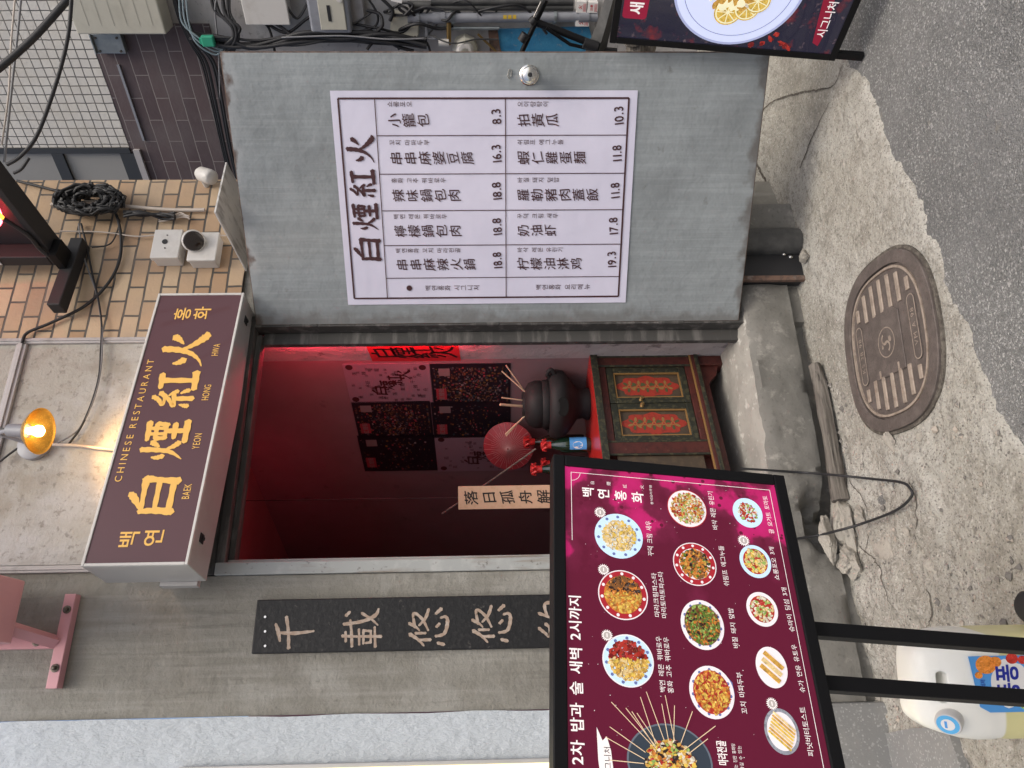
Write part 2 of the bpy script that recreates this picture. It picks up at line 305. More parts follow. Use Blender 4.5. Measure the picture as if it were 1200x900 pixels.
def spline(pts, n=8):
    P = [V(p) for p in pts]; out = []
    if len(P) < 3:
        return [P[0].lerp(P[-1], i/n) for i in range(n+1)]
    for i in range(len(P)-1):
        a, b, c, d = P[max(i-1, 0)], P[i], P[i+1], P[min(i+2, len(P)-1)]
        for k in range(n):
            t = k/n; out.append(.5*((2*b)+(c-a)*t+(2*a-5*b+4*c-d)*t*t+(3*b-a-3*c+d)*t**3))
    return out+[P[-1]]

# ------------------------------------------------------------------ writing
GL = {}
def wt(b): return b
def glyphs(chars, offs):
    new = [c for c in sorted(set(chars)) if (c, 0) not in GL and c != ' ']; tmp = []
    for c in new:
        cu = bpy.data.curves.new('t', 'FONT'); cu.body = c; cu.size = 1; cu.resolution_u = 3; cu.offset = 0.0
        o = bpy.data.objects.new('t', cu); C.objects.link(o); tmp.append((c, o, cu))
    if not tmp: return
    dg = bpy.context.evaluated_depsgraph_get()
    for c, o, cu in tmp:
        me = bpy.data.meshes.new_from_object(o.evaluated_get(dg))
        vs = [(p.co.x, p.co.y) for p in me.vertices]; fs = [tuple(p.vertices) for p in me.polygons]
        k = ord(c)
        if 0xAC00 <= k < 0xD7B0: adv, cj = .92, True
        elif k > 0x2E80: adv, cj = 1.0, True
        else: adv, cj = max(p[0] for p in vs)+.07, False
        GL[(c, 0)] = (vs, fs, adv, cj)
        bpy.data.objects.remove(o); bpy.data.curves.remove(cu); bpy.data.meshes.remove(me)
def write(mb, text, cx, cy, size, z, mi=0, bold=.012, vert=False, gap=0.0, wide=1.0, skew=0, rot=0, T=None, wob=0):
    """horizontal (or vertical, top down) line of writing centred on cx, cy; size = em height"""
    bold = wt(bold); glyphs(text, bold)
    items = []; pen = 0
    for c in text:
        if c == ' ': pen += .45; continue
        vs, fs, adv, cj = GL[(c, 0)]
        if vert: adv_ = (1.0 if cj else .8)
        else: adv_ = adv
        items.append((pen, vs, fs, adv, cj)); pen += adv_+gap
    L = pen-gap; c_, s_ = math.cos(rot), math.sin(rot)
    for (p, vs, fs, adv, cj) in items:
        out = []; sx = 1+rnd(-wob, wob); r = rnd(-wob, wob)
        for (x, y) in vs:
            x -= adv/2; y -= .38 if cj else .345
            x *= sx; y += skew*x + r*x; x -= r*y
            if vert: X, Y = x, y+(L/2-p-.5)
            else: X, Y = x+(p+adv/2-L/2), y
            X *= size*wide; Y *= size
            out.append((cx+X*c_-Y*s_, cy+X*s_+Y*c_, z))
        h = bold*size*.55
        offs_ = [(0, 0)] if bold < .01 or h < .0002 else ([(-h, 0), (h, 0)] if bold < .015 else [(-h, -h*.7), (h, h*.7), (-h, h*.7), (h, -h*.7)])
        for k_, (dx, dy) in enumerate(offs_):
            mb.add([(x+dx, y+dy, z+.00004*k_) for (x, y, z) in out], fs, mi, T)
BR = {
'白': [[(53,99,10),(42,88,12),(16,71,3)], [(12,73,8),(14,40,11),(11,3,13)], [(12,69,9),(50,71,8),(88,73,14)], [(88,73,13),(84,40,10),(82,2,13)], [(16,41,8),(81,43,9)], [(15,11,10),(84,12,10)]],
'煙': [[(8,70,3),(7,58,8),(11,45,9)], [(45,76,10),(39,66,8),(34,58,3)], [(27,96,10),(26,62,9),(20,30,7),(3,4,2)], [(27,42,4),(35,26,9),(44,16,10)],
       [(50,89,8),(97,92,11)], [(54,73,9),(56,48,7)], [(54,72,7),(92,74,9)], [(92,73,9),(89,48,8)], [(56,51,7),(90,52,7)], [(66,90,7),(66,54,6)], [(80,90,7),(80,54,6)],
       [(54,31,8),(92,33,10)], [(73,48,9),(73,8,9)], [(44,5,9),(98,7,13)]],
'紅': [[(32,97,9),(24,84,8),(10,72,6),(34,70,6)], [(42,82,10),(26,62,7),(6,46,7),(42,52,8)], [(34,62,4),(42,54,6),(46,44,9)], [(26,48,9),(26,6,10)], [(10,34,3),(7,22,8),(6,14,9)], [(40,36,4),(46,26,8),(48,18,9)],
       [(55,86,8),(94,89,12)], [(76,86,11),(75,12,10)], [(50,8,10),(98,11,14)]],
'火': [[(12,68,4),(14,56,10),(22,44,14)], [(86,78,14),(80,68,11),(66,54,3)], [(52,97,13),(50,66,12),(40,34,9),(22,12,5),(4,2,2)], [(50,58,4),(60,36,9),(78,14,14),(90,5,15),(100,7,3)]],
}
def brush(mb, ch, cx, cy, size, z, mi=0, T=None, fat=1.0):
    for k, st in enumerate(BR[ch]):
        pts = spline([V(p) for p in st], 7); vs = []; n = len(pts)
        zz = z+k*.00008
        Lf, Rg = [], []
        for i, p in enumerate(pts):
            d = pts[min(i+1, n-1)]-pts[max(i-1, 0)]; d = V((d.x, d.y)).normalized(); q = V((-d.y, d.x))
            h = p.z*1.25*fat/2*(1+.12*math.sin(i*1.7+k))
            Lf.append((p.x+q.x*h, p.y+q.y*h)); Rg.append((p.x-q.x*h, p.y-q.y*h))
        d0 = (pts[0]-pts[1]); d0 = V((d0.x, d0.y)).normalized(); d1 = (pts[-1]-pts[-2]); d1 = V((d1.x, d1.y)).normalized()
        e0 = (pts[0].x+d0.x*pts[0].z*.38+d0.y*pts[0].z*.2, pts[0].y+d0.y*pts[0].z*.38+pts[0].z*.1); e1 = (pts[-1].x+d1.x*pts[-1].z*.4, pts[-1].y+d1.y*pts[-1].z*.4-pts[-1].z*.08)
        poly = [e0]+Rg+[e1]+Lf[::-1]
        mb.quad([(cx+(x-50)/100*size, cy+(y-50)/100*size) for x, y in poly], zz, mi, T)

# ------------------------------------------------------------------ scene graph helpers
def thing(name, label, cat, M4=None, group=None, loc=None):
    o = bpy.data.objects.new(name, None); C.objects.link(o); o.empty_display_size = .05
    if M4 is not None: o.matrix_world = M4
    if loc is not None: o.location = loc
    return tag(o, label, cat, group)
def tag(o, label, cat, group=None):
    o['label'] = label; o['category'] = cat
    if group: o['group'] = group
    return o
def struct(o): o['kind'] = 'structure'; return o
UPZ = V((0, 0, 1))
def Rt(loc, z=UPZ, x=None):
    """matrix with its z axis along z (for lathes)"""
    z = V(z).normalized(); x = V(x) if x is not None else (V((1, 0, 0)) if abs(z.x) < .9 else V((0, 1, 0)))
    x = (x - z*x.dot(z)).normalized(); y = z.cross(x)
    return Matrix(((x.x, y.x, z.x, loc[0]), (x.y, y.y, z.y, loc[1]), (x.z, y.z, z.z, loc[2]), (0, 0, 0, 1)))
glyphs('''%.0123456789ABCDEFGHIJKLMNOPQRSTUVWXYZ串仁勒包千味奶婆孤小悠意拍日柠檬檸油注淋火煙燈瓜白籠約紅纜羅肉腐舟落蓋虾蛋蝦街解豆豬載辣鍋雞飯鸡麵麻黃가개거고골과귤그기길까껏꼬꾸꿔넛누뉴는니덕덮돼두들딤라레로롱리린림마메몬바밥방백버벽부삭새섬세쇼수술쉬슈스시식심안에연오요우유이있전점제주중즐지진질차처추취치크타탕터토트파포퐁프피한향홍화''', 0)
# ------------------------------------------------------------------ ground
g = MB(); g.rect(-60, -60, 60, 60, 0); g = struct(g.build('ground', asphalt))
EDGE = [(960, -30), (985, 40), (1000, 85), (1028, 118), (1040, 160), (1062, 200), (1082, 232), (1078, 262), (1102, 285), (1110, 345), (1138, 388), (1152, 440), (1168, 480), (1205, 520), (1265, 560), (1400, 640)]
eg = [onZ(*p) for p in EDGE]
poly = [(4.2, -.2)]+[(p.x, p.y) for p in eg]+[(-.2, -2.0), (-1.6, -2.0), (-1.6, 1.2), (4.2, 1.2)]
def sdist(x, y):
    ins = False; d = 9; n = len(poly)
    for i in range(n):
        x1, y1 = poly[i]; x2, y2 = poly[(i+1) % n]
        if (y1 > y) != (y2 > y) and x < (x2-x1)*(y-y1)/(y2-y1)+x1: ins = not ins
        dx, dy = x2-x1, y2-y1; t = max(0, min(1, ((x-x1)*dx+(y-y1)*dy)/(dx*dx+dy*dy+1e-9)))
        d = min(d, math.hypot(x-x1-t*dx, y-y1-t*dy))
    return d if ins else -d
def sm(t): t = max(0, min(1, t)); return t*t*(3-2*t)
MHC = (1.013, -.53)
def ground_z(x, y):
    n1 = noise.noise(V((x*2.1, y*2.1, 3))); n2 = noise.noise(V((x*11, y*11, 9))); n3 = noise.noise(V((x*37, y*37, 1)))
    z = .009 + .004*n1
    # crumbled rubble zone in front of the step, left of the manhole
    rub = sm((.95-x)/.35)*sm((y+1.0)/.45)
    z += rub*(.014*max(0, n2)+.016*max(0, n3-.05)+.012*n1) + (1-rub)*(.0018*n2+.0012*n3)
    pit = noise.noise(V((x*15, y*15, 21)))
    z -= (.25+.75*rub)*.012*sm((pit-.28)/.3)
    st = noise.noise(V((x*5+4, y*5, 2)))
    z += rub*.012*sm((st-.05)/.1)
    md = math.hypot((x-MHC[0]), (y-MHC[1]))
    if md < .42: z = z*(sm((md-.25)/.15))+.004*(1-sm((md-.25)/.15))
    if x > 1.7: z += .36*sm((y+.28)/1.0)*sm((x-1.8)/.5)
    return z
def ground_patch():
    st = .0125; nx, ny = int(5.2/st/1.0), int(3.0/st)
    x0, y0 = -1.4, -1.95; vs = []; fs = []
    xs = [x0+st*i for i in range(nx)]; ys = [y0+st*j for j in range(ny)]
    cell = 8; cache = {}
    def sd(i, j):
        k = (i//cell, j//cell)
        def c(a, b):
            if (a, b) not in cache: cache[(a, b)] = sdist(x0+st*a*cell, y0+st*b*cell)
            return cache[(a, b)]
        u, v = (i % cell)/cell, (j % cell)/cell
        return (c(k[0], k[1])*(1-u)+c(k[0]+1, k[1])*u)*(1-v)+(c(k[0], k[1]+1)*(1-u)+c(k[0]+1, k[1]+1)*u)*v
    ix = {}
    for j in range(ny):
        for i in range(nx):
            x, y = xs[i], ys[j]
            if y > .06 and x < 1.5: continue
            s = sd(i, j)+.03*noise.noise(V((x*5, y*5, 5)))+.012*noise.noise(V((x*17, y*17, 8)))+.012*noise.noise(V((x*45, y*45, 8)))
            if s < -.06: continue
            z = ground_z(x, y)
            if s < .03: z = -.02+(z+.02)*sm((s+.03)/.05)
            ix[(i, j)] = len(vs); vs.append((x, y, z))
    for (i, j), a in ix.items():
        q = [ix.get(k) for k in ((i+1, j), (i+1, j+1), (i, j+1))]
        if None not in q: fs.append((a, *q))
    m = MB(); m.add(vs, fs); return m
struct(ground_patch().build('pavement', apron_m, smooth=60))
m = MB(); q = [onZ(*p) for p in [(1003, 868), (1080, 853), (1122, 852), (1150, 930), (1300, 1100), (1000, 1100)]]
vs = [(p.x, p.y) for p in q]
m.prism(vs, .005, .03); struct(m.build('cement_patch', patch_m))
def crack(pts, wd, seed):
    m = MB(); P = []
    for p in pts: h = onZ(*p); P.append(V((h.x, h.y, 0)))
    P = spline(P, 10) if len(P) > 2 else [P[0].lerp(P[1], i/12) for i in range(13)]
    L, Rr = [], []
    for i, p in enumerate(P):
        d = P[min(i+1, len(P)-1)]-P[max(i-1, 0)]; d.normalize(); q = V((-d.y, d.x, 0))
        t = i/(len(P)-1); h = wd*(.35+.65*math.sin(math.pi*min(1, .15+t)))*(1+.6*noise.noise(V((i*.9, seed, 0))))
        o = q*.006*noise.noise(V((i*.6, seed, 4)))
        a, b = p+q*h/2+o, p-q*h/2+o
        L.append((a.x, a.y, ground_z(a.x, a.y)+.0022)); Rr.append((b.x, b.y, ground_z(b.x, b.y)+.0022))
    n = len(L); m.add(L+Rr, [(i, i+1, n+i+1, n+i) for i in range(n-1)])
    struct(m.build('pavement_crack', crackm))
crack([(904, 132), (914, 118), (935, 110), (962, 105), (980, 100), (990, 78)], .008, 1)
crack([(940, 197), (955, 160), (975, 120)], .007, 2)
crack([(905, 190), (910, 212), (914, 232), (918, 248)], .012, 3)
crack([(1000, 560), (1012, 580), (1022, 600), (1020, 640), (1015, 660)], .004, 4)
crack([(1012, 640), (1030, 655), (1042, 668), (1050, 700), (1060, 716)], .0045, 5)
crack([(1095, 690), (1100, 715), (1098, 735)], .006, 6)
crack([(1075, 560), (1085, 600), (1080, 640)], .005, 8)
# loose grit, uncountable
m = MB()
for k in range(4200):
    x, y = rnd(-.1, 1.25), rnd(-1.35, -.02)
    if noise.noise(V((x*3, y*3, 7))) < rnd(-.5, .6) or math.hypot(x-MHC[0], y-MHC[1]) < .33 or sdist(x, y) < .02: continue
    r = rnd(.0015, .0045) if rnd(0, 1) < .9 else rnd(.006, .014)
    c = (x, y, ground_z(x, y)+r*.4); a = rnd(0, 3)
    m.add([(c[0]+r*math.cos(a+t), c[1]+r*math.sin(a+t)*rnd(.7, 1), c[2]+rnd(-.3, .1)*r) for t in (0, 1.57, 3.14, 4.71)]+[(c[0], c[1], c[2]+r*.8), (c[0], c[1], c[2]-r)],
          [(0, 1, 4), (1, 2, 4), (2, 3, 4), (3, 0, 4), (1, 0, 5), (2, 1, 5), (3, 2, 5), (0, 3, 5)])
o = m.build('loose_grit', gravelm); o['kind'] = 'stuff'; tag(o, 'loose grit and small pebbles scattered over the worn pavement', 'gravel')

# ------------------------------------------------------------------ restaurant building
HX, JX, HZ, FZ = 1.353, .45, 2.172, .27      # hinge jamb, left jamb, head, floor
XL, XR, TOP = -.032, 2.045, 4.4
bld = thing('restaurant_building', 'grey concrete shop building with cream brick tiles and an open doorway', 'building', loc=(0, 0, 0))
m = MB()
m.box((XL, 0, -.1), (JX-.045, .28, TOP)); m.box((JX-.045, 0, HZ+.075), (HX+.05, .28, TOP)); m.box((HX+.05, 0, -.1), (XR, .28, TOP))
m.build('wall', conc, bld)
m = MB(); m.box((1.312, -.014, 2.24), (XR, -.002, TOP)); m.box((XR+.001, -.012, 1.9), (XR+.013, .28, TOP))
m.build('brick_facing', cream_brick, bld)
# roughly rendered panel over the door and its trim
pl_ = MB(); pl_.box((.452, -.01, 2.26), (1.285, -.002, 3.02)); pl_.build('wall_panel', panel_m, bld)
for (a, b) in (((1.286, -.022, 2.25), (1.309, -.003, 4.2)), ((.425, -.018, 2.25), (.449, -.003, 4.2))):
    m = MB(); m.box(a, b); m.box((a[0]+.008, a[1]-.006, a[2]), (b[0]-.008, a[1], b[2])); m.build('panel_trim', trim_m, bld, bevel=.002)
m = MB(); m.box((.45, -.022, 3.022), (1.285, -.003, 3.06)); m.box((.45, -.028, 3.034), (1.285, -.022, 3.05)); m.build('panel_trim', trim_m, bld, bevel=.002)
m = MB(); m.box((.452, -.008, 3.062), (1.285, -.002, 4.2)); m.build('wall_panel', panel_m, bld)
# door frame
m = MB(); m.box((JX-.043, -.012, FZ-.02), (JX, .07, HZ+.03)); m.box((JX-.006, .02, FZ-.02), (JX+.014, .068, HZ))
m.build('door_frame', frame_m, bld, bevel=.003)
m = MB(); m.box((JX+.001, -.012, HZ), (HX-.001, .07, HZ+.03)); m.box((JX+.015, .02, HZ-.022), (HX-.02, .068, HZ-.001)); m.box((JX-.04, -.006, HZ+.032), (HX+.045, .06, HZ+.073)); m.box((JX-.02, -.02, HZ+.045), (HX+.03, -.007, HZ+.058))
m.build('door_head', darkframe_m, bld, bevel=.002)
m = MB(); m.box((HX, -.01, FZ-.02), (HX+.048, .07, HZ+.03)); m.box((HX-.050, .045, FZ-.02), (HX-.001, .074, HZ-.02))
m.build('door_frame', darkframe_m, bld, bevel=.003)
# doorway recess and the corridor that runs in behind it
cdir = V((-.334, .943, 0)); c0 = V((HX-.012, .283, 0)); c1 = c0+cdir*2.4; d0 = V((JX+.0, .283, 0)); d1 = d0+cdir*2.4
CZ = 2.46
def slab(p, q, z0, z1, th):
    d = (q-p).normalized(); n_ = V((d.y, -d.x, 0))*th; b = MB()
    b.add([(p.x, p.y, z0), (q.x, q.y, z0), (q.x+n_.x, q.y+n_.y, z0), (p.x+n_.x, p.y+n_.y, z0), (p.x, p.y, z1), (q.x, q.y, z1), (q.x+n_.x, q.y+n_.y, z1), (p.x+n_.x, p.y+n_.y, z1)],
          [(3, 2, 1, 0), (4, 5, 6, 7), (0, 1, 5, 4), (1, 2, 6, 5), (2, 3, 7, 6), (3, 0, 4, 7)]); return b
slab(V((HX-.012, .074, 0)), c0, FZ-.1, CZ, .05).build('reveal', plaster, bld)
slab(c0, c1, FZ-.1, CZ, .06).build('corridor_wall', rosewall, bld)
slab(d0, d1, FZ-.1, CZ, -.06).build('corridor_wall', redplaster, bld)
slab(c1, d1, FZ-.1, CZ, .06).build('end_wall', redplaster, bld)
m = MB(); m.prism([(JX-.05, .071), (HX-.0, .071), (c0.x+.05, c0.y), (c1.x+.06, c1.y+.05), (d1.x-.06, d1.y+.05), (d0.x-.06, d0.y)], CZ, CZ+.05); m.build('ceiling', redplaster, bld)
m = MB(); m.prism([(JX, .16), (HX-.012, .16), (c0.x+.04, c0.y), (c1.x+.05, c1.y), (d1.x-.05, d1.y), (d0.x-.05, d0.y)], FZ-.1, FZ); m.build('corridor_floor', sill_m, bld)
m = MB(); m.box((JX-.04, -.006, HZ+.074), (HX+.04, .28, CZ+.02)); m.box((JX-.05, .072, HZ-.0), (JX-.001, .283, CZ)); m.build('lintel', redplaster, bld)
# step: sloped sill and dark riser with an uneven lower edge
m = MB(); n = 150; x0, x1 = -.03, 1.51; vs = []; fs = []
prof = [(.17, .272), (.10, .268), (.03, .262), (-.02, .25), (-.032, .235), (-.034, .2), (-.034, .17), (-.035, .145), (-.036, .12), (-.034, .09), (-.03, .062), (.02, .05), (.03, -.05)]
for i in range(n+1):
    x = x0+(x1-x0)*i/n
    for k, (y, z) in enumerate(prof):
        j = .012*noise.noise(V((x*6, k*1.3, 2)))+.008*noise.noise(V((x*21, k, 6)))
        yy, zz = y+(j if k > 2 else 0), z+(j*.7 if 0 < k < 5 else 0)
        if k > 3:
            hole = math.exp(-((x-.56)/.11)**2)*sm((.17+.05*noise.noise(V((x*14, 3, 1)))-zz)/.05)
            yy += .11*hole*(1+.4*noise.noise(V((x*30, zz*30, 2))))
        if JX > x or x > HX: yy = min(yy, -.004)
        if (x < JX or x > HX) and k < 3: zz = .255
        vs.append((x, yy, zz))
k = len(prof)
for i in range(n):
    for j in range(k-1): fs.append((i*k+j, i*k+j+1, (i+1)*k+j+1, (i+1)*k+j))
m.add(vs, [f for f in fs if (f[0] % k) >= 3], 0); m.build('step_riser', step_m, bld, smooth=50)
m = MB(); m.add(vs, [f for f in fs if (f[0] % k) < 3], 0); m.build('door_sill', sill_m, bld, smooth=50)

# red LED strip behind the hinge-side frame lip
o = MB().tube([(HX-.036, .083, 1.3), (HX-.036, .083, 2.14)], .0035, 8).build('led_strip', redem); tag(o, 'thin red glowing light strip up the right side of the doorway', 'light')
t = thing('ceiling_lamp', 'red tube lamp glowing under the ceiling inside the doorway', 'lamp', loc=(.75, .62, CZ-.03))
MB().box((-.25, -.02, 0), (.25, .02, .028)).build('housing', blackm, t, bevel=.003)
MB().tube([(-.23, 0, -.014), (.23, 0, -.014)], .011, 10).build('tube', redem2, t)

# open door leaf with its knob
LP = Plane((HX+.004, -.012, .272), (.7096, -.7046, 0), UPZ); LW, LH = .975, 1.895
leaf = bpy.data.objects.new('door', None); C.objects.link(leaf); leaf.parent = bld; leaf.matrix_local = LP.M
leaf['label'] = 'grey painted metal door standing wide open'
m = MB(); nx, ny = 26, 46; vs = []; fs = []
for j in range(ny+1):
    for i in range(nx+1):
        a, b = .004+(LW-.008)*i/nx, .004+(LH-.008)*j/ny
        e = min(i, nx-i, j, ny-j) > 0
        z = .0012*noise.noise(V((a*4, b*4, 2)))+(.0035*noise.noise(V((a*7, b*7, 5))) if b < .45 else 0)
        vs.append((a, b, z if e else -.001))
for j in range(ny):
    for i in range(nx): q = j*(nx+1)+i; fs.append((q, q+1, q+nx+2, q+nx+1))
m.add(vs, fs); m.build('door_panel', leaf_m, leaf, smooth=60)
m = MB(); m.box((0, 0, -.042), (LW, LH, -.004)); m.build('door_core', rust_m, leaf, bevel=.002)
ka, kb = LP.hit(620, 88)
m = MB(); m.lathe([(.0, 0), (.034, 0), (.034, .004), (.03, .008), (.024, .01)], 28); m.lathe([(.013, .008), (.012, .03), (.017, .036), (.026, .046), (.028, .056), (.025, .066), (.017, .071), (.008, .072)], 28)
m.lathe([(.0078, .0725), (.0075, .074), (.003, .0745)], 16, 1); m.build('door_knob', [steel, blackm], leaf, Matrix.Translation((ka, kb, 0)), smooth=40)
m = MB(); a, b = LP.hit(597, 88); m.tube(spline([(a-.012, b, .004), (a-.004, b+.006, .006), (a+.006, b+.004, .005), (a+.018, b+.001, .004), (a+.014, b-.006, .004), (a-.006, b-.005, .004)]), .0022, 6)
m.build('latch_chain', steel, leaf)
for b in (.22, .95, 1.66):
    MB().tube([(-.002, b, -.006), (-.002, b+.1, -.006)], .009, 12).build('hinge', darkframe_m, leaf, smooth=40)

# ------------------------------------------------------------------ poster on the door
t = thing('menu_poster', 'lavender white paper menu with black Chinese and Korean writing on the grey door', 'poster', LP.M @ Matrix.Translation((0, 0, .004)))
c = [LP.hit(*p) for p in ((408, 357), (387, 105), (747, 107), (733, 354))]   # top left, top right, bottom right, bottom left
PA0 = (c[0][0]+c[3][0])/2; PA1 = (c[1][0]+c[2][0])/2; PB1 = (c[0][1]+c[1][1])/2; PB0 = (c[2][1]+c[3][1])/2
pw, ph = PA1-PA0, PB1-PB0
m = MB(); nx, ny = 16, 24; vs = []; fs = []
for j in range(ny+1):
    for i in range(nx+1):
        vs.append((PA0+pw*i/nx, PB0+ph*j/ny, .0008*noise.noise(V((i*.4, j*.4, 0)))))
for j in range(ny):
    for i in range(nx): q = j*(nx+1)+i; fs.append((q, q+1, q+nx+2, q+nx+1))
m.add(vs, fs); m.build('paper', paper, t, smooth=60)
m = MB(); Z = .0024
def PX(u, v): return PA0+pw*u, PB1-ph*v         # u across, v down, 0..1
def bar(u0, v0, u1, v1, wd): m.line2(PX(u0, v0), PX(u1, v1), wd, Z)
fx0, fx1, fy0, fy1 = .033, .967, .024, .972
_m = m
for q in ((fx0, fy0, fx1, fy0), (fx0, fy1, fx1, fy1), (fx0, fy0, fx0, fy1), (fx1, fy0, fx1, fy1)): bar(*q, .0062)
vT, vM = .142, .567
bar(fx0, vT, fx1, vT, .003); bar(fx0, vM, fx1, vM, .003)
us = [.135, .297, .464, .634, .806]
for u in us: bar(u, vT, u, fy1, .0028)
m.build('ruled_lines', ink, t); m = MB()
for i, ch in enumerate('白煙紅火'):
    x, y = PX(.28+.155*i, .084); brush(m, ch, x, y, .098, Z+.0002, fat=.98)
m.build('title_lettering', ink, t); m = MB()
cols = [us[0], *us[1:], fx1]
top = [('串串麻辣火鍋', '백연홍화 꼬치 마라전골', '18.8'), ('檸檬鍋包肉', '백연 레몬 꿔바로우', '18.8'), ('辣味鍋包肉', '홍화 고추 꿔바로우', '18.8'), ('串串麻婆豆腐', '꼬치 마파두부', '16.3'), ('小籠包', '쇼롱포오', '8.3')]
bot = [('柠檬油淋鸡', '바삭 레몬 유린기', '19.3'), ('奶油虾', '꾸덕 크림 새우', '17.8'), ('羅勒豬肉蓋飯', '바질 돼지 덮밥', '11.8'), ('蝦仁雞蛋麵', '쉬림프 에그누들', '11.8'), ('拍黃瓜', '오이탕탕이', '10.3')]
S1, S2 = .0475, .0215
for k in range(5):
    uc = (cols[k]+cols[k+1])/2; w1 = cols[k+1]-cols[k]
    for (rows, v0, v1) in ((top, vT, vM), (bot, vM, fy1)):
        hz, ko, pr = rows[k]
        n = len(hz); x, y = PX(uc-.014, v0+.036); write(m, hz, x, y-S1*1.07*n/2, S1, Z, bold=.0145, vert=True, gap=.07, skew=.15, wob=.06); m.build('dish_name', ink, t); m = MB()
        L = sum(.45 if q == ' ' else 1.05 for q in ko); x, y = PX(uc+.056, v0+.034); write(m, ko, x, y-S2*L/2-.004, S2, Z, bold=.012, vert=True, gap=.05); m.build('dish_reading', ink, t); m = MB()
        x, y = PX(uc+.002, v1-.03); write(m, pr, x, y, .046, Z, bold=.02, skew=.0, gap=.04, wide=.85, rot=.1, wob=.05); m.build('price', ink, t); m = MB()
uc = (fx0+us[0])/2
for (tx, vc) in (('백연홍화 시그니처', .375), ('백연홍화 요리메뉴', .77)):
    x, y = PX(uc, vc); write(m, tx, x, y, .0245, Z, bold=.012, vert=True, gap=.02); m.build('section_heading', ink, t); m = MB()
x, y = PX(uc, .222)
pts = []
for i in range(40): a = 2*math.pi*i/40; r = .0125 if i % 2 else .0092; pts.append((x+r*math.cos(a), y+r*math.sin(a)))
m.quad(pts, Z); m.build('sun_mark', ink, t)

# ------------------------------------------------------------------ illuminated sign over the door
fl = atD(97, 664, 2.26); yw = R(8.5)
SP = Plane((fl.x, fl.y, 2.187), (math.cos(yw), math.sin(yw), 0), UPZ); SW, SH, SD = 1.052, .322, .17
t = thing('shop_sign', 'maroon illuminated sign box with yellow Chinese lettering above the doorway', 'sign', SP.M)
m = MB(); m.box((0, 0, -SD), (SW, SH, -.006)); m.build('casing', alum, t, bevel=.003)
m = MB()
for q in (((0, 0, -.0058), (SW, .009, .004)), ((0, SH-.009, -.0058), (SW, SH, .004)), ((0, .0091, -.0058), (.009, SH-.0091, .004)), ((SW-.009, .0091, -.0058), (SW, SH-.0091, .004))): m.box(*q)
m.build('frame', white_pl, t, bevel=.0015)
MB().rect(.009, .009, SW-.009, SH-.009, 0).build('face', maroon, t)
m = MB(); Z = .0012
def sp(x, y): return SP.hit(x, y)
for ch, p in zip('白煙紅火', ((180, 580), (193, 516), (206, 457), (216, 410))):
    x, y = sp(*p); brush(m, ch, x, y, .15 if ch != '火' else .155, Z, fat=1.05)
def wr(txt, p, size, bold=.01, **k): x, y = sp(*p); write(m, txt, x, y, size, Z, bold=bold, **k)
def spanw(txt, p0, p1, size, bold, dz=0):
    a, b = sp(*p0), sp(*p1); bold = wt(bold); glyphs(txt, bold); w0 = sum(.45 if c == ' ' else GL[(c, 0)][2] for c in txt)*size
    g_ = (math.dist(a, b)-w0)/size/(len(txt.replace(' ', ''))-1)
    write(m, txt, (a[0]+b[0])/2, (a[1]+b[1])/2, size, Z, bold=bold, gap=g_)
m.build('main_lettering', gold_l, t); m = MB()
spanw('CHINESE RESTAURANT', (141, 565), (174.5, 421), .033, .008)
m.build('tagline_lettering', gold_l, t); m = MB()
for tx, p in (('BAEK', (219, 576)), ('YEON', (231, 517)), ('HONG', (242, 460)), ('HWA', (253, 410))): wr(tx, p, .034, .002, wide=.62)
m.build('roman_lettering', gold_l, t); m = MB()
for tx, p in (('백', (151, 632)), ('연', (180, 630)), ('홍', (214, 368)), ('화', (237, 367))): wr(tx, p, .066, .022)
m.build('lettering', gold_l, t)
for a in (.09, SW-.1):
    m = MB(); m.box((a, -.004, -.075), (a+.03, -.0005, -.045)); m.box((a+.01, -.01, -.068), (a+.02, -.004, -.052)); m.build('latch', blackm, t, bevel=.001)
for a in (.1, .42, .75):
    m = MB(); m.box((a, SH*.45, -.23), (a+.05, SH*.75, -SD-.001)); m.build('bracket', galv, t)
m = MB(); m.box((-.012, .03, -.2), (.2, .15, -SD-.004)); m.build('back_plate', alum, t)

